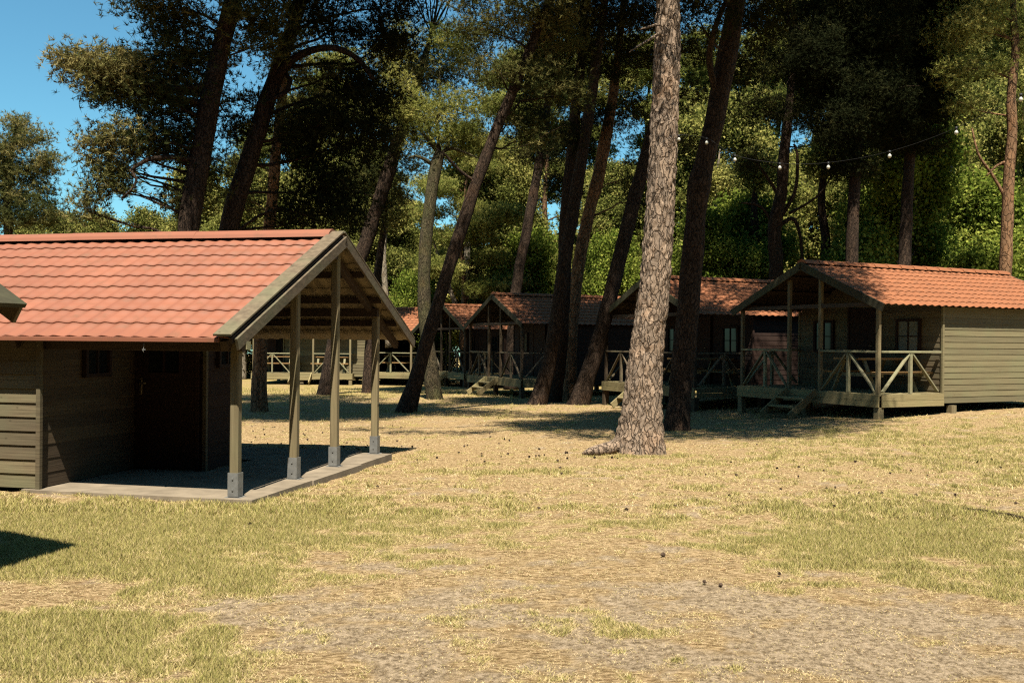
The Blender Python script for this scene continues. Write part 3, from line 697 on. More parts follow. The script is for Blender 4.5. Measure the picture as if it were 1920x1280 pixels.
rootB = cabin('cabin', 'cabin mostly hidden behind the crossing trunks, its orange ridge just left of the green gable', B_ap, aE, B_ap.z - 1.06 - 1.86, mats={'wall': M['brown'], 'post': M['plank_brown'], 'rail': M['barge']})  # same darkened woods standing in for deep shade
lit = {}
A1_ap = at(566, 560, 44.0); A1_ap.z = .1 + 1.86 + 1.06
rootA1 = cabin('cabin', 'cabin seen front on between the shelter posts, with pale railings and orange tables', A1_ap, (1, .03, 0), .10, porch=2.0)
A2_ap = at(815, 590, 44.5); A2_ap.z = .2 + 1.86 + 1.06
rootA2 = cabin('cabin', 'cabin with a sunlit plank wall, gable turned right, just right of the shelter roof', at(812, 590, 46), (.30, .95, 0), .16, porch=2.0)

def on_porch(root, x, y, ax, label):
    r, o, a, b = root; p = o + a * x + b * y
    picnic_table('picnic_table', p, ax, label, 'picnic tables on the cabin porches')
on_porch(rootE, 1.15, .95, Vector(aE).normalized().cross(UP) * -1, 'picnic table on the porch of the nearest cabin, behind its sunlit railing')
on_porch(rootA1, -1.2, .85, Vector((1, 0, 0)), 'orange picnic table seen between the near corner post and second post of the shelter')
on_porch(rootA1, 1.25, .85, Vector((1, 0, 0)), 'orange picnic table behind the leaning trunk seen between the shelter posts')
on_porch(rootA2, -.9, .9, Vector((1, -.2, 0)).normalized(), 'orange picnic table on the porch just right of the shelter roof tip')
on_porch(rootD, 1.15, .95, Vector(aE).normalized().cross(UP) * -1, 'picnic table on the shaded porch right of the two big trunks')

# ------------------------------------------------------------------ foliage
def foliage(blobs, rng, kind='pine', dens=1.0, size=1.0):
    """blobs: list of (center, (rx,ry,rz), tone). returns V, F, tint. Each blob is a cloud of small clumps of thin leaf triangles."""
    Vs = []; Ts = []
    for c, r, tone in blobs:
        rx, ry, rz = r; vol = rx * ry * rz
        n_cl = max(int(12 * min(1, dens)), int(dens * 88 * vol ** 0.72))
        d = rng.normal(size=(n_cl, 3)); d /= np.linalg.norm(d, axis=1)[:, None] + 1e-9
        rad = rng.random(n_cl) ** 0.42
        cc = np.array(c) + d * rad[:, None] * np.array([rx, ry, rz])
        cr = (0.20 + 0.20 * rng.random(n_cl)) * size ** .6
        if kind == 'pine': per, nn, ln, wd, flat = 15, 9, .115 * size, .017 * size, .6
        elif kind == 'far': per, nn, ln, wd, flat = 12, 6, .20 * size, .05 * size, .65
        else: per, nn, ln, wd, flat = 20, 4, .085 * size, .062 * size, .85
        tc = np.repeat(cc, per, 0) + rng.normal(size=(n_cl * per, 3)) * np.repeat(cr, per)[:, None] * np.array([.62, .62, .62 * flat])
        tt = np.repeat(np.clip(tone + rng.normal(size=n_cl) * .24, 0, 1), per)
        n_t = len(tc)
        base = rng.normal(size=(n_t, 3)); base[:, 2] = np.abs(base[:, 2]) * .8 + .1; base /= np.linalg.norm(base, axis=1)[:, None]
        dd = np.repeat(base, nn, 0) * (0.75 if kind == 'pine' else .3) + rng.normal(size=(n_t * nn, 3)) * .55
        dd /= np.linalg.norm(dd, axis=1)[:, None] + 1e-9
        L = ln * (.7 + .6 * rng.random(n_t * nn))[:, None]
        o = np.repeat(tc, nn, 0)
        if kind != 'pine': o = o + rng.normal(size=o.shape) * .07 * size
        sd = np.cross(dd, rng.normal(size=dd.shape)); sd /= np.linalg.norm(sd, axis=1)[:, None] + 1e-9
        if kind == 'pine':
            V = np.stack([o - sd * wd * .5, o + sd * wd * .5, o + dd * L], 1)
        else:
            V = np.stack([o - sd * wd * .5 + dd * L * .35, o + dd * 0, o + sd * wd * .5 + dd * L * .45, ], 1); V = np.concatenate([V, np.stack([o - sd * wd * .5 + dd * L * .35, o + sd * wd * .5 + dd * L * .45, o + dd * L], 1)], 1).reshape(-1, 3, 3)
        Vs.append(V.reshape(-1, 3)); t_ = np.repeat(tt, nn) + rng.normal(size=n_t * nn) * .08
        Ts.append(np.repeat(t_, 1 if kind == 'pine' else 2))
    V = np.concatenate(Vs); F_ = np.arange(len(V)).reshape(-1, 3)
    return V, F_, np.clip(np.concatenate(Ts), 0, 1)

def resample(pts, rad, step):
    """Catmull-Rom through pts"""
    P_ = [Vector(p) for p in pts]; out = []; ro = []
    for i in range(len(P_) - 1):
        p0 = P_[max(i - 1, 0)]; p1_ = P_[i]; p2 = P_[i + 1]; p3 = P_[min(i + 2, len(P_) - 1)]
        n_ = max(1, int((p2 - p1_).length / step))
        for k in range(n_):
            t = k / n_
            out.append(0.5 * ((2 * p1_) + (p2 - p0) * t + (2 * p0 - 5 * p1_ + 4 * p2 - p3) * t * t + (3 * p1_ - p0 - 3 * p2 + p3) * t ** 3))
            ro.append(rad[i] * (1 - t) + rad[i + 1] * t)
    out.append(P_[-1]); ro.append(rad[-1]); return out, ro

def limb(mb, a, b, r0, r1, rng, sag=.15, n=5):
    a = Vector(a); b = Vector(b); L = (b - a).length; pts = []
    off = Vector((rng.normal() * .08, rng.normal() * .08, sag * (1 if rng.random() > .3 else -.5))) * L
    for k in range(n + 1):
        t = k / n; w_ = Vector((rng.normal(), rng.normal(), rng.normal())) * .02 * L * (0 < k < n)
        pts.append(a.lerp(b, t) + off * math.sin(math.pi * t) * .7 + w_)
    mb.tube(pts, [r0 * (1 - k / n) + r1 * k / n for k in range(n + 1)], 6)
    return pts

def tree(name, label, px, Y, wpx, blobs=(), barkm='bark', group=None, dY=None, needle='needles', cat='pine tree', kind='pine', dens=1.0, fine=False, branches=(), seed=1, flare=1.25, base_down=0.25, size=1.0, top=None, wb=()):
    """px: list of measured trunk points (base first), wpx: widths in photo pixels; blobs (u, v, ru, rv, dy, tone) measured clumps"""
    rng = np.random.default_rng(seed)
    dYs = dY or [0] * len(px)
    pts = [at(u, v, Y + d) for (u, v), d in zip(px, dYs)]; rad = [w_ / F * Y / 2 for w_ in wpx]
    root = empty(name, pts[0], label, cat, group); O = pts[0].copy()
    first = pts[0] + (pts[0] - pts[1]).normalized() * base_down
    pts2 = [first] + pts; rad2 = [rad[0] * flare] + rad
    step = .03 if fine else .12; nseg = 84 if fine else 14
    cp, cr = resample(pts2, rad2, step)
    m_ = MB(); vs = []; prev = None
    N = len(cp)
    for i, p in enumerate(cp):
        d = (cp[min(i + 1, N - 1)] - cp[max(i - 1, 0)]).normalized()
        a_ = d.cross(Vector((.2, 1, .1))).normalized() if prev is None else (prev - d * prev.dot(d)).normalized()
        prev = a_; b_ = d.cross(a_); h = (p - cp[0]).length
        for k in range(nseg):
            th = 2 * math.pi * k / nseg; dirv = a_ * math.cos(th) + b_ * math.sin(th); r = cr[i]
            q = p + dirv * r
            if fine:
                butt = 1 + .10 * math.exp(-h / .45) * math.sin(th * 5 + 1.0) + .05 * math.exp(-h / .9) * math.sin(th * 3)
                nv = mnoise.voronoi(Vector((q.x * 12, q.y * 12, q.z * 3.2)) + mnoise.noise_vector(q * 4.0) * 1.0)[0]
                crack = min(1.0, (nv[1] - nv[0]) * 2.6)
                r = r * butt + (crack - .6) * .024 + mnoise.noise(q * 5) * .014 + mnoise.noise(Vector((q.x * 26, q.y * 26, q.z * 9))) * .012
            else:
                r = r * (1 + .07 * mnoise.noise(Vector((q.x * 3.2, q.y * 3.2, q.z * 1.3))) * 2 + .05 * math.exp(-h / .4) * math.sin(th * 4))
            vs.append(p + dirv * r - O)
    fs = [[i * nseg + k, i * nseg + (k + 1) % nseg, (i + 1) * nseg + (k + 1) % nseg, (i + 1) * nseg + k] for i in range(N - 1) for k in range(nseg)]
    fs.append([(N - 1) * nseg + k for k in range(nseg)])
    m_.add(vs, fs, 0, .5, True)
    # blobs in world space
    B = []
    for bl in blobs:
        u, v, ru, rv = bl[:4]; dy = bl[4] if len(bl) > 4 else 0; tone = bl[5] if len(bl) > 5 else .5
        yy = Y + dy; c = at(u, v, yy); rx = ru / F * yy; rz = rv / F * yy
        B.append((c - O, (rx, min(rx, 1.6) * .9 + .1, rz), tone))
    tr = [p - O for p in cp]
    n_seen = len(B)
    for (x_, y_, z_, r_) in wb: B.append((Vector((x_, y_, z_)) - O, (r_, r_, r_ * .55), .5))
    if top:
        nb_, spread, fwd, zlo, zhi = top
        for k in range(nb_):
            th = rng.random() * 6.283; q = math.sqrt(rng.random()) * spread
            X_ = pts[-1].x + math.cos(th) * q; Y_ = pts[-1].y + math.sin(th) * q * .9 - fwd
            rr_ = .8 + .6 * rng.random(); z_ = max(zlo + (zhi - zlo) * rng.random(), 1.6 + .352 * Y_ + rr_ * .75)
            B.append((Vector((X_, Y_, z_)) - O, (rr_ * 1.3, rr_ * 1.3, rr_ * .6), .5))
    for c, r, tone in B:
        # limb from the trunk: start lower than the clump
        zc = c.z - .35 * (c - Vector((0, 0, c.z))).length * .3 - .3
        idx = min(range(len(tr)), key=lambda i: abs(tr[i].z - min(zc, tr[-1].z - .1)))
        st = tr[idx]; dist = (c - st).length
        if dist < 7.5:
            pts_ = limb(m_, st, c, max(.02, min(cr[idx] * .45, .016 + .011 * dist)), .008, rng)
            for q in range(3):
                t0 = pts_[2 + q % 3]; e = c + Vector((rng.normal() * r[0] * .6, rng.normal() * r[1] * .6, rng.normal() * r[2] * .6))
                limb(m_, t0, e, .010, .004, rng, .08, 4)
    for (bp, w0, w1) in branches:
        q = [at(u, v, Y + dy) - O for u, v, dy in bp]; rr = [ (w0 * (1 - i / (len(q) - 1)) + w1 * i / (len(q) - 1)) / F * Y / 2 for i in range(len(q))]
        q, rr = resample(q, rr, .15); m_.tube(q, rr, 8, wob=.04)
    m_.build('trunk', M[barkm], root)
    if B:
        V, Fa, T_ = foliage(B, rng, kind, dens, size); np_mesh('crown', V, Fa, M[needle], T_, parent=root)
    return root

G1 = 'tall pines in and beyond the clearing'
# the sunlit thick pine in front
tree('pine_tree', 'thick pale sunlit pine trunk in the middle of the lawn, nearest of the pines', [(1199, 838), (1203, 790), (1206, 740), (1212, 660), (1225, 560), (1233, 460), (1241, 330), (1247, 200), (1251, 100), (1253, 0), (1256, -120), (1262, -300), (1270, -520)], 15.0,
     [96, 80, 71, 63, 58, 55, 53, 51, 48, 44, 42, 34, 14],
     [(1180, -130, 120, 60, -1, .4), (1330, -150, 120, 60, 0, .4), (1240, -240, 150, 70, 1, .4), (1150, -290, 120, 60, -.5, .5), (1380, -300, 120, 70, 1, .5), (1260, -400, 150, 80, 0, .5), (1280, -520, 120, 80, 0, .5), (1090, -190, 110, 55, .5, .4), (1120, -60, 70, 30, 1.2, .3), (1340, -60, 80, 34, 1, .3)],
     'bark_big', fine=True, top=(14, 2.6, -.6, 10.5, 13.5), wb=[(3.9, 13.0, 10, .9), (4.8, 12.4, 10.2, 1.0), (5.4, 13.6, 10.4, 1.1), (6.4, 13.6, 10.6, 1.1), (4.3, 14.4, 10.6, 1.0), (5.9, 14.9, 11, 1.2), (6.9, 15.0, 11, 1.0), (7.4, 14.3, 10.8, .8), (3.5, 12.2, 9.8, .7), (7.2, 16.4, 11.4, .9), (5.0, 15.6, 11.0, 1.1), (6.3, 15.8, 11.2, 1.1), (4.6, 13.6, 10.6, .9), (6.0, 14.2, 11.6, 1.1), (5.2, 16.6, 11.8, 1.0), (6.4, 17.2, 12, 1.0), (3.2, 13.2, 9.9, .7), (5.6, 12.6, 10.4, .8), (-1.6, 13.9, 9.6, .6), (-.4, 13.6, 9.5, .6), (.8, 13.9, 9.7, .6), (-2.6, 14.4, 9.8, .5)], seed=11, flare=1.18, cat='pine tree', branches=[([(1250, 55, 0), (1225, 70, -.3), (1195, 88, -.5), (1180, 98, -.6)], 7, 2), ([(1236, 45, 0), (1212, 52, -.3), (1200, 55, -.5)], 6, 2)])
tree('pine_tree', 'dark pine with a swollen branch scar, right behind the pale thick trunk', [(1270, 795), (1274, 745), (1280, 690), (1288, 600), (1297, 500), (1305, 400), (1312, 345), (1322, 300), (1345, 200), (1366, 90), (1382, 0), (1400, -120), (1420, -300)], 19.5,
     [50, 42, 42, 42, 40, 38, 45, 38, 38, 36, 33, 30, 12],
     [(1310, 30, 60, 40, -1, .3), (1425, 50, 60, 40, .5, .35), (1290, -60, 90, 50, -.8, .4), (1440, -60, 110, 60, .5, .4), (1400, -180, 150, 80, 0, .5), (1330, -220, 110, 60, -1, .4), (1500, -160, 100, 60, 1, .5), (1420, -300, 120, 80, 0, .5), (1380, 120, 40, 30, 1.2, .3)],
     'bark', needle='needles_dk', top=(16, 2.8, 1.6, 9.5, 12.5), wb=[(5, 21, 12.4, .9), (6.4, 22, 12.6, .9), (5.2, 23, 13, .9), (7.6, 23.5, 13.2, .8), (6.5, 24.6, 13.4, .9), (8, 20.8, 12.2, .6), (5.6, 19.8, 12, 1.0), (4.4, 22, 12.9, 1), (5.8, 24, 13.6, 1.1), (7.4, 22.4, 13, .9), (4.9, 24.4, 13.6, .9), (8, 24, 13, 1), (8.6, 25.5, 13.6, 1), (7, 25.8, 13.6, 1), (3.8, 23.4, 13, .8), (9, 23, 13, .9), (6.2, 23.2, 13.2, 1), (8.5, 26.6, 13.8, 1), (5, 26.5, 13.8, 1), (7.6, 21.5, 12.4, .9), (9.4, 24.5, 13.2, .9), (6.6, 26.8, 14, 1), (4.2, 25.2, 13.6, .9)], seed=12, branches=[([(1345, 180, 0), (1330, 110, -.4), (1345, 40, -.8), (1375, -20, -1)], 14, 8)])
# two dark pines rising behind the shelter
tree('pine_tree', 'leftmost dark pine behind the shelter roof, its boughs reaching left into the sky', [(338, 790), (345, 600), (353, 437), (375, 300), (398, 170), (415, 90), (436, 0), (452, -110), (468, -260)], 19.5,
     [50, 44, 40, 39, 36, 34, 31, 27, 10],
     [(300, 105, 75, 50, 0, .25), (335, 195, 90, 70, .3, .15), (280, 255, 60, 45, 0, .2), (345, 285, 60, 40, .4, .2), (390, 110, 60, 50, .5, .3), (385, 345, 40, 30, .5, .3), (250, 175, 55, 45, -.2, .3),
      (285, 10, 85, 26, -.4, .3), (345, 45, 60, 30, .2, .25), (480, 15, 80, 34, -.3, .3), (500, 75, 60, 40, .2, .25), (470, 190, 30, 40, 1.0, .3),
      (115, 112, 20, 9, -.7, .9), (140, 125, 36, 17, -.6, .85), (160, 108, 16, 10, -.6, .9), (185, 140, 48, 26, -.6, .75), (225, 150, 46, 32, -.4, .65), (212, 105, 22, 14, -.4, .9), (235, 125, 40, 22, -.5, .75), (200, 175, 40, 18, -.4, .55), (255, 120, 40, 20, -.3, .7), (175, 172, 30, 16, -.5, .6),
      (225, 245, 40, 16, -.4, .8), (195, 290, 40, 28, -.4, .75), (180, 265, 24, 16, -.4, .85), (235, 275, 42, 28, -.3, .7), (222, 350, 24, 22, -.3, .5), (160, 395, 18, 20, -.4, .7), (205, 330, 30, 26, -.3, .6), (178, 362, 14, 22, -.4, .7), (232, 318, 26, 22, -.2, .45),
      (330, 380, 35, 30, .3, .5), (300, -70, 120, 50, 0, .5), (480, -90, 120, 60, 0, .5), (400, -180, 140, 80, 0, .5), (470, -280, 110, 80, 0, .5)],
     'bark', needle='needles', dens=1.7, top=(16, 2.4, .6, 10, 12.5), seed=13, group=None, branches=[([(372, 300, 0), (320, 295, -.3), (275, 300, -.5), (245, 320, -.6)], 12, 6), ([(245, 318, -.6), (256, 335, -.6), (252, 350, -.6), (228, 371, -.7)], 6, 3), ([(395, 160, 0), (330, 165, -.3), (250, 155, -.4), (150, 135, -.6)], 14, 4)])
tree('pine_tree', 'second dark pine behind the shelter roof, forking with a bough curving to the right', [(400, 790), (412, 600), (428, 437), (452, 345), (478, 265), (503, 185), (533, 95), (560, 15), (580, -90), (604, -230)], 20.5,
     [46, 40, 37, 35, 32, 31, 27, 24, 20, 9],
     [(560, 255, 60, 45, .3, .3), (640, 150, 60, 36, 0, .25), (700, 175, 70, 50, .4, .25), (620, 220, 70, 40, 0, .2), (700, 260, 70, 50, .5, .3), (600, 330, 70, 60, .6, .1), (640, 400, 60, 50, .6, .1), (560, 400, 50, 40, .6, .15), (450, 240, 30, 40, .3, .25),
      (590, 15, 60, 26, 0, .3), (690, 60, 70, 30, .3, .3), (610, 60, 40, 20, 0, .3), (740, 90, 50, 30, .6, .3), (640, -50, 120, 50, 0, .5), (540, -80, 90, 50, 0, .5), (600, -190, 120, 70, 0, .5), (740, 20, 60, 20, .6, .3)],
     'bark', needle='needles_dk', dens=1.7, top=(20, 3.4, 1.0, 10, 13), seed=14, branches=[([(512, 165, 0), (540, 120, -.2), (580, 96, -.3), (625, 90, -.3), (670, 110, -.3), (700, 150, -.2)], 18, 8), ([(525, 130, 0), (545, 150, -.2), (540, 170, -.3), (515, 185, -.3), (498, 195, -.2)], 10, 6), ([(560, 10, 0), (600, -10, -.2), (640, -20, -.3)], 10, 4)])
tree('pine_tree', 'slim pine with a sunlit upper trunk, standing just behind the shelter corner', [(486, 762), (487, 690), (491, 600), (500, 470), (510, 380), (516, 300), (524, 230), (535, 120), (545, 20)], 24.8,
     [32, 26, 24, 23, 21, 20, 18, 14, 6],
     [(580, 265, 50, 34, .3, .6), (545, 220, 50, 34, 0, .55), (450, 300, 36, 30, 0, .45), (455, 380, 36, 28, .4, .55), (545, 130, 60, 40, 0, .5), (600, 200, 50, 30, .6, .7), (560, 50, 50, 40, 0, .5)],
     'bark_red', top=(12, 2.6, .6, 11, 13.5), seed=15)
tree('pine_tree', 'sunlit leaning pine butt seen between the second and middle shelter posts', [(612, 738), (617, 690), (626, 640), (650, 555), (682, 465), (708, 385), (735, 300), (762, 215), (790, 130), (810, 60)], 34.5,
     [34, 27, 24, 26, 28, 26, 26, 22, 16, 6],
     [(720, 230, 60, 45, 0, .3), (690, 310, 50, 40, .4, .25), (770, 300, 40, 26, 0, .4), (780, 150, 80, 50, 0, .55), (740, 130, 60, 45, 0, .6), (840, 130, 60, 50, .6, .55), (720, 400, 40, 30, .6, .3), (820, 80, 50, 34, 0, .6), (660, 350, 50, 50, .6, .2)],
     'bark', top=(14,2.6,1,14,17), seed=16, dens=.9)
tree('pine_tree', 'thin dark trunk close to the far shelter post', [(691, 733), (692, 690), (694, 640), (702, 560), (712, 480), (720, 420), (726, 340)], 36,
     [27, 21, 19, 17, 13, 10, 5], [(700, 420, 40, 30, 0, .5), (745, 370, 40, 26, .4, .6), (730, 330, 36, 26, 0, .5)], 'bark', seed=17)
tree('pine_tree', 'mossy upright pine crossed by the leaning dark trunk', [(815, 748), (808, 690), (799, 620), (795, 540), (799, 450), (808, 370), (818, 310), (826, 285)], 31.5,
     [32, 27, 25, 24, 24, 23, 22, 19],
     [(760, 210, 50, 36, 0, .7), (800, 215, 60, 36, .4, .6), (860, 200, 60, 40, 0, .6), (745, 170, 40, 50, 0, .75), (880, 260, 60, 34, .4, .55), (840, 255, 40, 20, 0, .5), (780, 260, 50, 24, .2, .5), (755, 80, 34, 50, .4, .8), (720, 100, 24, 34, .4, .8), (860, 80, 60, 50, .4, .5)],
     'bark_moss', needle='needles_lt', seed=18, dens=1.1, branches=[([(816, 312, 0), (795, 298, -.2), (778, 293, -.3), (765, 296, -.3)], 9, 4), ([(824, 290, 0), (845, 278, 0), (872, 286, -.2), (895, 296, -.2)], 7, 3)])
tree('pine_tree', 'long dark pine leaning right, standing alone between shelter and pine clump', [(762, 768), (777, 720), (793, 665), (815, 590), (842, 500), (868, 420), (892, 345), (928, 250), (962, 170), (992, 95), (1030, 0), (1060, -100), (1090, -240)], 24.5,
     [38, 30, 26, 25, 24, 24, 23, 21, 19, 17, 15, 12, 6],
     [(900, 60, 60, 34, 0, .5), (980, 20, 90, 40, 0, .45), (1040, 60, 70, 40, .4, .5), (1010, 150, 60, 34, .3, .4), (930, 130, 60, 36, -.3, .45), (1060, 180, 50, 36, .5, .35), (960, 230, 40, 24, .6, .4), (1010, 250, 50, 30, .8, .35), (1080, -60, 110, 50, 0, .5), (1000, -60, 100, 50, -.5, .5), (1090, -180, 130, 80, 0, .5), (880, 0, 50, 30, 0, .45), (960, -130, 100, 60, 0, .5)],
     'bark', top=(11, 2.4, .6, 11.5, 14), seed=19, dens=1.1, branches=[([(893, 342, 0), (862, 320, -.2), (835, 290, -.3), (820, 280, -.3)], 7, 3)])
tree('pine_tree', 'slender dark pine rising behind the green gabled cabin', [(958, 720), (962, 620), (968, 540), (984, 450), (1003, 350), (1018, 260), (1028, 180), (1034, 60)], 40,
     [26, 22, 20, 19, 18, 17, 13, 5], [(1010, 230, 40, 30, 0, .35), (1040, 280, 40, 30, 0, .3), (980, 290, 30, 20, 0, .5), (1030, 150, 60, 40, 0, .35), (1000, 90, 50, 40, .5, .5), (1040, 40, 60, 40, 0, .4), (985, 200, 40, 30, .4, .4)], 'bark', needle='needles_dk', top=(14, 2.4, 1, 15, 18), seed=20)
tree('pine_tree', 'reddish pine with a sunlit foot, leftmost of the leaning clump before the cabins', [(1008, 753), (1020, 715), (1033, 660), (1048, 570), (1060, 480), (1075, 390), (1092, 290), (1108, 190), (1122, 90), (1134, 0), (1150, -120)], 28.5,
     [36, 30, 27, 26, 25, 24, 22, 20, 17, 14, 6],
     [(1090, 80, 60, 40, 0, .4), (1140, 30, 70, 40, 0, .45), (1060, 20, 60, 40, .4, .5), (1130, 130, 50, 34, .5, .3), (1070, 260, 40, 30, .4, .3), (1160, -60, 100, 50, 0, .5), (1070, -80, 90, 50, 0, .5)], 'bark', top=(7, 3.2, 1.4, 12.5, 16), seed=21, needle='needles_dk')
tree('pine_tree', 'very dark upright pine in the middle of the clump in front of the cabins', [(1038, 748), (1046, 690), (1054, 600), (1058, 500), (1062, 400), (1072, 300), (1080, 200), (1092, 90), (1100, -40)], 30,
     [32, 28, 27, 26, 25, 24, 21, 17, 7],
     [(1040, 120, 50, 40, .3, .35), (1120, 220, 50, 36, .4, .25), (1110, 40, 60, 40, .5, .4), (1050, 330, 30, 30, .5, .3), (1100, 0, 70, 40, 0, .4)], 'bark', top=(5, 2.6, 1.5, 13, 16), seed=22, needle='needles_dk')
tree('pine_tree', 'pine with an orange sunlit upper trunk at the right of the clump of leaning pines', [(1066, 746), (1070, 680), (1074, 590), (1086, 490), (1102, 410), (1122, 330), (1137, 250), (1148, 190), (1158, 110), (1168, 20), (1180, -80)], 31,
     [30, 26, 24, 24, 24, 24, 22, 19, 15, 12, 5],
     [(1170, 110, 50, 36, 0, .45), (1120, 90, 40, 30, -.5, .4), (1190, 40, 60, 40, 0, .5), (1180, 330, 26, 40, .5, .2), (1195, 380, 22, 30, .5, .2), (1180, -50, 80, 40, 0, .5), (1165, 230, 24, 26, .6, .4)], 'bark_red', top=(5, 2.6, 1.0, 13, 16), seed=23)
tree('pine_tree', 'dark leaning pine just left of the pale thick trunk', [(1086, 752), (1103, 700), (1122, 640), (1143, 560), (1163, 480), (1180, 410), (1197, 345), (1216, 280), (1234, 200), (1250, 110), (1262, 20), (1276, -90)], 28.8,
     [40, 32, 29, 28, 28, 27, 26, 25, 22, 19, 16, 7],
     [(1190, 200, 36, 36, 0, .3), (1210, 100, 50, 40, .4, .35), (1300, 90, 50, 40, .4, .35), (1290, 180, 30, 40, .6, .35), (1230, 20, 70, 40, 0, .4), (1290, -40, 90, 50, 0, .5), (1290, 270, 20, 30, .8, .4)], 'bark', top=(6, 3.2, 1.6, 12.5, 16), seed=24, needle='needles_dk')
# pines behind the nearest cabin
tree('pine_tree', 'crooked dark branching tree behind the gable of the nearest cabin', [(1440, 700), (1452, 600), (1455, 500), (1452, 430), (1465, 360), (1470, 290), (1480, 200), (1490, 80)], 36,
     [30, 28, 26, 26, 22, 20, 16, 8],
     [(1420, 200, 50, 36, 0, .5), (1500, 210, 60, 50, 0, .35), (1440, 110, 60, 50, 0, .45), (1520, 120, 60, 50, 0, .3), (1400, 300, 40, 24, 0, .35), (1390, 20, 60, 40, .5, .4), (1480, 30, 70, 50, 0, .35)], 'bark', top=(16,3,1.5,14,17), seed=25, needle='needles_dk',
     branches=[([(1452, 430, 0), (1485, 410, 0), (1500, 440, 0), (1505, 500, 0)], 9, 5), ([(1455, 420, 0), (1490, 360, 0), (1495, 290, 0), (1488, 270, 0)], 8, 4), ([(1462, 370, 0), (1430, 320, 0), (1400, 290, 0)], 8, 3), ([(1456, 440, 0), (1430, 390, 0), (1390, 380, 0)], 7, 3), ([(1480, 400, 0), (1530, 370, 0), (1560, 330, 0)], 6, 2)])
for i, (bx, w0, lab, bm, bl) in enumerate((
    (1600, 26, 'dark pine with dense black crown behind the gable peak of the nearest cabin', 'bark', [(1560, 40, 70, 60, 0, .2), (1620, 90, 80, 70, 0, .15), (1560, 150, 70, 60, 0, .15), (1640, 180, 70, 60, 0, .1), (1590, 240, 60, 40, 0, .15), (1640, 20, 80, 60, 0, .2), (1600, 310, 50, 30, 0, .2)]),
    (1700, 26, 'second dense black pine crown above the bright green bush', 'bark', [(1700, 40, 80, 60, 0, .15), (1730, 120, 70, 60, 0, .1), (1680, 190, 70, 50, 0, .1), (1740, 210, 50, 40, 0, .2), (1720, 270, 50, 26, 0, .2), (1760, 20, 60, 50, 0, .2), (1660, 260, 40, 40, 0, .2)]))):
    tree('pine_tree', lab, [(bx - 10, 720), (bx - 6, 560), (bx, 400), (bx + 8, 250), (bx + 14, 100), (bx + 18, -20), (bx + 20, -120)], 31 + i * 1.5,
         [w0, w0 - 2, w0 - 4, w0 - 7, w0 - 9, w0 - 14, 5], bl + [(bx + 10, -60, 90, 50, 0, .4), (bx - 70, 100, 60, 60, -.6, .1), (bx + 40, 60, 60, 60, -.6, .1), (bx - 30, 230, 60, 50, -.6, .1), (bx + 30, 170, 60, 60, -.8, .1)], bm, top=(6, 2.4, .6, 14, 16), seed=30 + i, needle='needles_dk', dens=2.2)
tree('pine_tree', 'rightmost pine with a pale sunlit crooked trunk at the right edge', [(1880, 700), (1884, 560), (1888, 430), (1892, 330), (1898, 240), (1896, 180), (1904, 100), (1900, 20), (1898, -80)], 30,
     [26, 24, 22, 20, 18, 16, 15, 12, 5],
     [(1830, 50, 60, 40, 0, .75), (1880, 130, 30, 20, 0, .6), (1800, 130, 50, 40, .3, .65), (1860, 20, 60, 40, 0, .7), (1930, 60, 40, 50, 0, .6), (1820, 200, 40, 24, .4, .5), (1780, 60, 40, 50, .5, .6), (1930, 200, 30, 40, .5, .5), (1900, -60, 80, 50, 0, .6)],
     'bark_red', needle='needles_lt', top=(8, 2.4, .6, 13, 15), seed=33, branches=[([(1896, 300, 0), (1870, 310, 0), (1850, 330, 0)], 6, 3), ([(1890, 380, 0), (1862, 330, 0), (1835, 290, 0), (1822, 240, 0)], 7, 3)])
tree('pine_tree', 'broad bushy pine standing alone against the sky at the left edge', [(18, 520), (16, 440), (14, 340), (22, 280), (30, 240)], 46,
     [18, 15, 13, 9, 5],
     [(25, 235, 34, 20, 0, .75), (60, 262, 34, 24, 0, .65), (10, 285, 44, 30, 0, .6), (80, 310, 34, 24, 0, .6), (35, 325, 50, 24, .3, .5), (95, 300, 20, 16, 0, .7), (15, 365, 44, 26, 0, .45), (85, 355, 24, 14, 0, .5), (60, 390, 50, 24, 0, .35), (10, 410, 50, 26, 0, .4), (80, 415, 30, 16, 0, .35), (-30, 330, 50, 60, 0, .5)],
     'bark', seed=34, dens=.7, size=1.6)

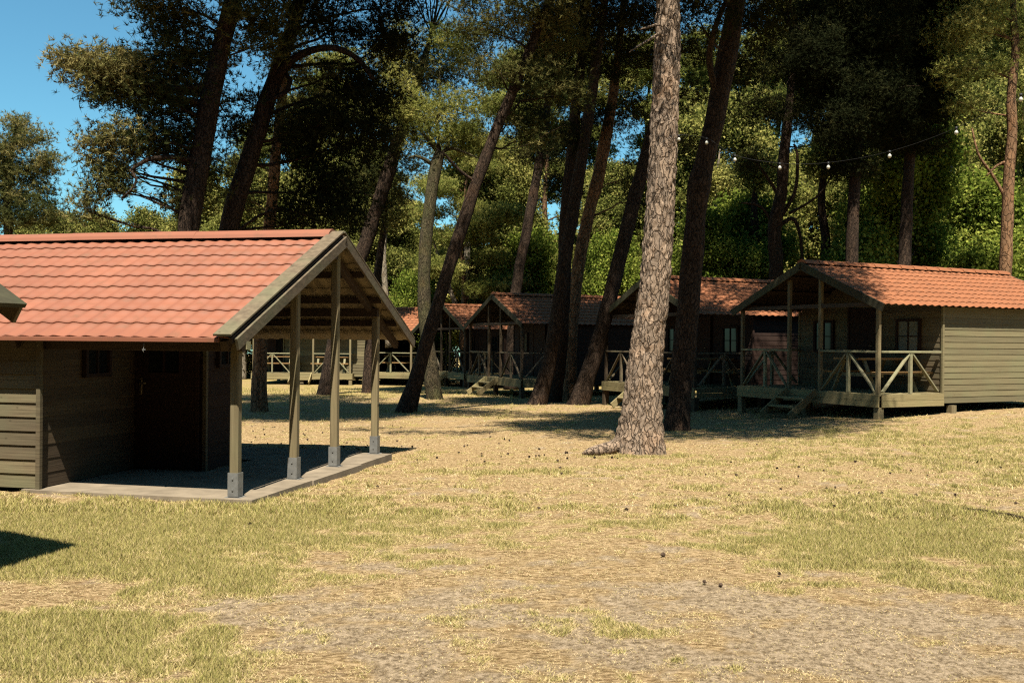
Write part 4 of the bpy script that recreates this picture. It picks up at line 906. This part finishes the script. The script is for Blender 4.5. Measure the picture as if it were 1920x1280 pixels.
for i, (lab, px_, Y_, w_, bm_, bl_) in enumerate((
    ('thin straight sunlit trunk above the roofs left of the green gable', [(868, 640), (872, 560), (874, 500), (878, 430), (884, 350)], 48, [15, 14, 13, 11, 6], 'bark_pale', [(890, 350, 40, 24, 0, .75), (860, 330, 36, 20, 0, .7)]),
    ('thin sunlit trunk bending right above the roofs, in front of pale willowy leaves', [(888, 640), (890, 560), (893, 490), (905, 420), (924, 352), (940, 320)], 49, [14, 13, 12, 10, 8, 4], 'bark_pale', [(940, 320, 40, 34, 0, .85), (975, 350, 36, 40, 0, .8), (930, 380, 40, 30, .4, .75)]),
    ('slender pale birch stem behind the dark pine with the branch scar', [(1338, 600), (1341, 520), (1345, 440), (1342, 360), (1350, 280)], 45, [10, 9, 8, 6, 3], 'bark_pale', [(1350, 340, 34, 30, 0, .8)]),
    ('thin dark stem just left of the nearest cabin gable', [(1412, 640), (1416, 540), (1420, 470), (1414, 400), (1420, 300)], 41, [20, 17, 15, 13, 8], 'bark', [(1420, 320, 40, 30, 0, .5)]),
    ('dark stem rising right behind the gable peak of the nearest cabin', [(1540, 640), (1545, 520), (1548, 450), (1540, 370), (1552, 280)], 38, [22, 19, 17, 14, 8], 'bark', [(1550, 300, 40, 30, 0, .4)]),
    ('thin pale stem above the sunlit orange roof', [(1780, 640), (1782, 540), (1776, 440), (1786, 340), (1780, 240)], 43, [13, 12, 10, 8, 4], 'bark_pale', [(1780, 270, 40, 30, 0, .8)]),
    ('thin leaning grey stem left of the mossy pine', [(728, 640), (722, 540), (720, 470), (728, 400)], 44, [12, 11, 9, 5], 'bark_pale', [(735, 395, 36, 24, 0, .7)]))):
    tree('slender_tree', lab, px_, Y_, w_, bl_, bm_, needle='olive', kind='leaf', seed=60 + i, cat='tree', size=1.4)

# ------------------------------------------------------------------ background wood: templates copied
def template(kind, seed, H, barkm, needle, crown_from, spread, tone, nb, fk='pine', dens=1.0, size=1.7, trunk_r=.16, lean=0.0):
    rng = np.random.default_rng(seed)
    root = bpy.data.objects.new(kind, None); link(root); m_ = MB()
    pts = [Vector((0, 0, -.3))]; x = y = 0
    for k in range(1, 9):
        x += rng.normal() * .12 + lean * H / 8; y += rng.normal() * .12; pts.append(Vector((x, y, H * k / 8)))
    rr = [trunk_r * (1.3 - 1.15 * k / 8) for k in range(9)]
    cp, cr = resample(pts, rr, .5); m_.tube(cp, cr, 8, wob=.05); B = []
    for i in range(nb):
        h = H * (crown_from + (1 - crown_from) * (i + .5) / nb); th = rng.random() * 6.28
        f = (h / H - crown_from) / (1 - crown_from); rad = spread * (math.sin(math.pi * min(1, f * .8 + .2)) * .9 + .15) * (.35 + .75 * rng.random())
        idx = min(range(len(cp)), key=lambda j: abs(cp[j].z - (h - .5)))
        c = cp[idx] + Vector((math.cos(th) * rad, math.sin(th) * rad, .5 + rng.normal() * .2))
        s = spread * (.28 + .2 * rng.random())
        B.append((c, (s, s, s * (.34 if 'pine' in kind else .8)), tone + rng.normal() * .12)); limb(m_, cp[idx], c, .04, .01, rng)
    m_.build('trunk', M[barkm], root)
    V, Fa, T_ = foliage(B, rng, fk, dens, size); np_mesh('crown', V, Fa, M[needle], T_, parent=root)
    return root
TPL = {
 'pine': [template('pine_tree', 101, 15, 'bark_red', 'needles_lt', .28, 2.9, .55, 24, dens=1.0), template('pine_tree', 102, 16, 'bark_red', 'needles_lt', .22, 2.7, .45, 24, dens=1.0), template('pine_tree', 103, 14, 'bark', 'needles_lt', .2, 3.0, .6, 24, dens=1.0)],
 'olive': [template('leafy_tree', 104, 11, 'bark_pale', 'olive', .15, 2.3, .5, 26, 'leaf', dens=.9, size=1.5), template('leafy_tree', 105, 10, 'bark_pale', 'olive', .12, 2.2, .6, 24, 'leaf', dens=.8, size=1.5)],
 'green': [template('green_bush', 106, 6.0, 'bark_pale', 'leaves', .08, 1.7, .45, 24, 'leaf', 2.2, 1.15, .07), template('green_bush', 107, 4.6, 'bark_pale', 'leaves', .05, 1.6, .6, 20, 'leaf', 2.2, 1.15, .05)],
}
LAB = {'pine': ('tall pine in the sunlit wood behind the cabins', 'pine tree', 'pines of the wood behind the cabins'),
       'olive': ('olive brown spring tree in the wood behind the cabins', 'tree', 'leafy trees of the wood behind the cabins'),
       'green': ('fresh green leafy bush in the wood behind the cabins', 'bush', 'green bushes behind the cabins')}
used = set()
def plant(kind, k, u, Y, h, label=None, dz=0.0):
    """h = wanted height in metres"""
    o = TPL[kind][k]; H0 = {'pine': (15, 16, 14), 'olive': (11, 10), 'green': (6.0, 4.6)}[kind][k]
    c = copy_tree(o) if (kind, k) in used else o
    used.add((kind, k)); x = (u - 960) / F * Y
    s = h / H0; c.location = (x, Y, gz(x, Y) + dz); c.scale = (s * RG.uniform(.9, 1.15), s * RG.uniform(.9, 1.15), s); c.rotation_euler = (0, 0, RG.random() * 6.28)
    tag(c, label or LAB[kind][0], LAB[kind][1], None if label else LAB[kind][2])
    if not label: WOOD.append((kind, u, Y, c))
RG = random.Random(77)
MARK = [(20, 'the lone bushy pine'), (360, 'the leftmost dark pine'), (430, 'the second dark pine'), (500, 'the slim pine behind the shelter'), (643, 'the shelter gable peak'), (710, 'the far shelter post'), (800, 'the mossy pine'),
        (890, 'the two thin sunlit trunks'), (985, 'the slender pine behind the green gable'), (1075, 'the leaning pine clump'), (1235, 'the pale thick pine'), (1310, 'the pine with the branch scar'), (1455, 'the crooked branching tree'),
        (1530, 'the nearest cabin peak'), (1600, 'the dense black crown'), (1700, 'the large bright bush'), (1800, 'the far end of the orange roof'), (1893, 'the rightmost pine')]
WOOD = []
def label_wood():
    seen = {}
    for kind, u, Y, c in sorted(WOOD, key=lambda q: q[2]):
        m, nm = min(MARK, key=lambda q: abs(q[0] - u)); side = 'left of' if u < m - 8 else ('right of' if u > m + 8 else 'straight behind')
        k = seen.setdefault((kind, nm, side), 0); seen[(kind, nm, side)] += 1
        order = ('nearest', 'second nearest', 'third nearest', 'fourth nearest', 'fifth nearest', 'sixth nearest')[k]
        what = {'pine': 'tall background pine', 'olive': 'olive leafed spring tree', 'green': 'fresh green bush'}[kind]
        c['label'] = '%s %s just %s %s' % (order, what, side, nm) if side != 'straight behind' else '%s %s %s %s' % (order, what, side, nm)
def topz(v, Y): return (640 - v) / F * Y + 1.6 + .5
# explicit bushes
plant('green', 0, 1692, 36, topz(290, 36), 'large bright green bush behind the sunlit orange roof')
plant('green', 1, 1850, 41, topz(400, 41), 'tall yellowish green bush at the right, above the end of the orange roof')
plant('green', 1, 775, 50, topz(540, 50), 'low bright green bush above the roofs right of the shelter gable')
plant('green', 0, 1335, 40, topz(440, 40)); plant('green', 1, 1395, 42, topz(430, 42)); plant('green', 1, 985, 48, topz(480, 48))
plant('green', 1, 1140, 46, topz(480, 46)); plant('green', 1, 650, 58, topz(560, 58)); plant('olive', 0, 1940, 43, topz(360, 43))
for u, Y, v in ((330, 56, 410), (270, 60, 415), (180, 62, 425), (120, 60, 420), (60, 64, 430), (400, 55, 340), (455, 52, 330), (560, 56, 300), (640, 55, 330)):
    plant('olive', RG.randrange(2), u, Y, topz(v, Y))
for u, Y, v in ((690, 58, 330), (745, 54, 395), (935, 50, 290), (980, 54, 380), (1150, 54, 330), (1290, 54, 240), (1410, 52, 230), (1580, 55, 260), (1640, 50, 240), (1800, 50, 200), (1850, 44, 260), (1900, 52, 180), (1940, 46, 200)):
    plant('olive', RG.randrange(2), u, Y, topz(v, Y))
for u, Y, v in ((720, 62, 300), (640, 64, 120), (560, 64, 200), (960, 66, 80), (1030, 60, 40), (1100, 62, 60), (1240, 60, 100), (1300, 64, 60), (1440, 62, 20), (1510, 58, 10), (1650, 58, 20), (1720, 64, 0), (1790, 56, 20), (1850, 60, 0), (1910, 54, 10), (1960, 58, 0),
                 (870, 47, 250), (892, 49, 300), (480, 60, 230), (1800, 70, -40)):
    plant('pine', RG.randrange(3), u, Y, topz(v, Y))
label_wood()
# far edge of the wood: one mass
rng = np.random.default_rng(9); B = []
for u in range(-300, 2300, 26):
    for rep in range(3):
        Y = 82 + rng.random() * 14; v = 470 + rng.random() * 160 if u < 1000 else 470 + rng.random() * 170
        c = at(u + rng.normal() * 12, v, Y); B.append((c, (2.4, 2.0, 2.0), .35 + rng.random() * .3))
V, Fa, T_ = foliage(B, rng, 'far', .3, 2.6)
tag(np_mesh('distant_woods', V, Fa, M['olive'], T_), 'far edge of the wood seen between the trunks', 'wood', kind='stuff')
B = []     # unseen wood added behind and beside the camera to block sky light
for k in range(150):
    th = R(180) + R(200) * (k + rng.random()) / 150 - R(10); rr_ = 19 + rng.random() * 5
    for z_ in (2.0, 5.0, 8.0, 11.0, 14.0):
        c = Vector((math.cos(th) * rr_ * 1.15, -2 + math.sin(th) * rr_, z_ + rng.normal())); B.append((c, (2.0, 2.0, 2.0), .3))
V, Fa, T_ = foliage(B, rng, 'far', .05, 8.0)
tag(np_mesh('sky_blocking_woods', V, Fa, M['needles_dk'], T_), 'unseen wood added behind the viewpoint to block sky light', 'wood', kind='stuff')

# ------------------------------------------------------------------ root stub beside the thick pine
m_ = MB(); q = [at(1165, 826, 15.0), at(1135, 836, 14.7), at(1105, 842, 14.5), at(1092, 845, 14.45)]
for p_ in q: p_.z = max(p_.z, gz(p_.x, p_.y)) 
q, rr = resample(q, [.12, .10, .06, .015], .12); m_.tube([p_ - Vector((0, 0, .045)) + Vector((0, 0, .02 * mnoise.noise(p_ * 3))) for p_ in q], rr, 24, wob=.03)
o = m_.build('tree_root', M['bark_big']); tag(o, 'low grey surface root running left from the foot of the pale thick pine', 'root')

m_ = MB(); q = []
for u, v in ((1803, 953), (1835, 957), (1868, 963), (1900, 968), (1945, 978)):
    Y = CAM_H * F / (v - 640 - .0085 * (u - 960)); p_ = at(u, v, Y); q.append(Vector((p_.x, Y, gz(p_.x, Y) + .012)))
q, rr = resample(q, [.006, .012, .011, .013, .014], .05); m_.tube([p_ + Vector((0, 0, .012 * mnoise.noise(p_ * 6))) for p_ in q], rr, 7, wob=.1)
tag(m_.build('fallen_branch', M['bark'], None, q[0]), 'thin dark branch lying on the lawn at the right edge', 'branch')
tree('dead_stem', 'bare dead stem leaning left above the cabin roofs, behind the crossing trunks', [(866, 600), (850, 560), (838, 525), (822, 480), (812, 450)], 46, [11, 9, 8, 6, 3], (), 'bark_pale', seed=71, cat='dead tree')

# ------------------------------------------------------------------ string of bulbs
ls = empty('string_lights', at(1270, 255, 14.9), 'black cable with unlit white bulbs strung from the pale pine to the right edge', 'string lights')
bul = [(1273, 262, 14.8), (1325, 268, 14.6), (1378, 300, 14.3), (1462, 315, 13.9), (1553, 314, 13.5), (1668, 293, 12.9), (1793, 249, 12.3), (1914, 187, 11.8)]
m_ = MB(); O = ls.location; cpts = [at(1208, 285, 14.9), at(1216, 280, 14.72), at(1240, 268, 14.66), at(1262, 254, 14.7)] + [at(u, v - 9, y) for u, v, y in bul] + [at(2080, 80, 11.2)]
cp_, _ = resample([p_ - O for p_ in cpts], [.006] * len(cpts), .12); m_.tube(cp_, [.0026] * len(cp_), 6); m_.build('cable', M['cable'], ls)
for u, v, y in bul:
    c = at(u, v, y) - O; m_ = MB(); rings = []
    prof = [(.0, -.025), (.014, -.022), (.022, -.010), (.025, .003), (.021, .015), (.014, .026), (.011, .036)]
    n_ = 12; vs = [c + Vector((r_ * math.cos(2 * math.pi * k / n_), r_ * math.sin(2 * math.pi * k / n_), z_)) for r_, z_ in prof for k in range(n_)]
    m_.add(vs, [[i * n_ + k, i * n_ + (k + 1) % n_, (i + 1) * n_ + (k + 1) % n_, (i + 1) * n_ + k] for i in range(len(prof) - 1) for k in range(n_)], 0, .5, True)
    bo = m_.build('bulb', M['bulb'], ls)
    m_ = MB(); m_.tube([c + UP * .036, c + UP * .075], [.017, .015], 10); m_.build('socket', M['cable'], bo)

# ------------------------------------------------------------------ pine cones
def cone_mesh():
    m_ = MB(); rg = random.Random(3); n_ = 9
    for k in range(7):
        z = .006 + k * .0085; r = [.012, .021, .025, .024, .020, .014, .007][k]
        for j in range(n_):
            th = 2 * math.pi * (j + .5 * (k % 2)) / n_; d = Vector((math.cos(th), math.sin(th), 0)); s_ = Vector((-d.y, d.x, 0))
            m_.add([d * r * .4 + s_ * .005 + UP * z, d * r * .4 - s_ * .005 + UP * z, d * r - s_ * .006 + UP * (z + .006), d * r * 1.15 + UP * (z + .010), d * r + s_ * .006 + UP * (z + .006)], [[0, 1, 2, 3, 4]], 0, rg.random())
    m_.tube([Vector((0, 0, .0)), Vector((0, 0, .06))], [.012, .004], 7)
    return m_.build('pine_cone', M['cone'])
cone0 = cone_mesh(); cpx = [(465, 983), (1013, 953), (1171, 955), (1060, 840), (1113, 850), (1156, 851), (1048, 873), (1325, 886), (1370, 860), (1459, 871), (1466, 913), (1546, 876), (1568, 908), (1608, 920), (1653, 921), (1687, 866), (1721, 924), (1790, 924), (1834, 861), (1874, 871), (1885, 860), (1418, 827), (1267, 950), (1240, 1040), (1324, 1092), (1352, 1097), (1757, 963), (1860, 958), (1908, 942), (633, 835), (560, 800), (705, 908), (1547, 910), (1567, 948), (1055, 886), (1370, 928), (1460, 1075)]
rg = random.Random(5)
for _ in range(50): cpx.append((rg.uniform(470, 760), rg.uniform(783, 830)))
for _ in range(34): cpx.append((rg.uniform(760, 1150), rg.uniform(790, 860)))
for _ in range(14): cpx.append((rg.uniform(1280, 1900), rg.uniform(815, 900)))
for i, (u, v) in enumerate(cpx):
    c = cone0 if i == 0 else cone0.copy()
    if i: sc.collection.objects.link(c)
    Y = CAM_H * F / (v - 640 - .0085 * (u - 960)); p_ = at(u, v, Y); c.location = (p_.x, Y, gz(p_.x, Y) + .003)
    c.rotation_euler = (R(90) * rg.choice((.9, 1.1, 1.0)), 0, rg.random() * 6.28); s_ = rg.uniform(.40, .68); c.scale = (s_,) * 3
    tag(c, 'dark fallen pine cone lying on the dry lawn', 'pine cone', 'pine cones scattered over the lawn')

# ------------------------------------------------------------------ grass blades
rng = np.random.default_rng(21)
def blades(n, x0, x1, y0, y1, hmin, hmax, wd, power=1.0):
    yy = y0 + (y1 - y0) * rng.random(n) ** power; half = .56 * yy + .3
    xx = (rng.random(n) * 2 - 1) * half
    xx = np.where((xx > x0) & (xx < x1), xx, 0)
    gg, bb = patch_maps(xx, yy)
    # not on the slab
    rel = np.stack([xx - S0.x, yy - S0.y], 1); s_ = rel @ np.array([SL.x, SL.y]); t_ = rel @ np.array([ST.x, ST.y])
    ok = ~((s_ > -.28) & (t_ > -.13) & (t_ < 4.3)) & (rng.random(n) < (.42 + .9 * gg) * (1 - .6 * bb * (gg < .5)))
    xx, yy, gg, bb = xx[ok], yy[ok], gg[ok], bb[ok]; m = len(xx)
    zz = ground_z(xx, yy) + (fbm(xx * 3, yy * 3, 51) - .5) * .035 - .016
    h = (hmin + (hmax - hmin) * rng.random(m)) * (.45 + .75 * gg); th = rng.random(m) * 6.283; ln = h * (.3 + 1.0 * rng.random(m)) * (1.35 - .6 * gg)
    ph_ = rng.random(m) * 6.283; base = np.stack([xx, yy, zz], 1); sd = np.stack([np.cos(th), np.sin(th), 0 * th], 1) * (wd * (.7 + .6 * rng.random(m)))[:, None]
    tip_ = base + np.stack([np.cos(ph_) * ln, np.sin(ph_) * ln, h * (.35 + .65 * gg)], 1)
    V = np.stack([base - sd, base + sd, tip_], 1).reshape(-1, 3); T_ = np.clip(.74 - .52 * gg + rng.normal(size=m) * .24, 0, 1)
    return V, T_
parts = [blades(620000, -9, 9, 4.4, 9.0, .012, .036, .0024, 1.0), blades(460000, -12, 14, 9.0, 20, .022, .055, .0045, 1.0), blades(60000, -14, 20, 20, 40, .03, .08, .010, 1.0)]
V = np.concatenate([p_[0] for p_ in parts]); T_ = np.concatenate([p_[1] for p_ in parts])
tag(np_mesh('grass', V, np.arange(len(V)).reshape(-1, 3), M['grass'], T_), 'short dry grass covering the lawn', 'grass', kind='stuff')
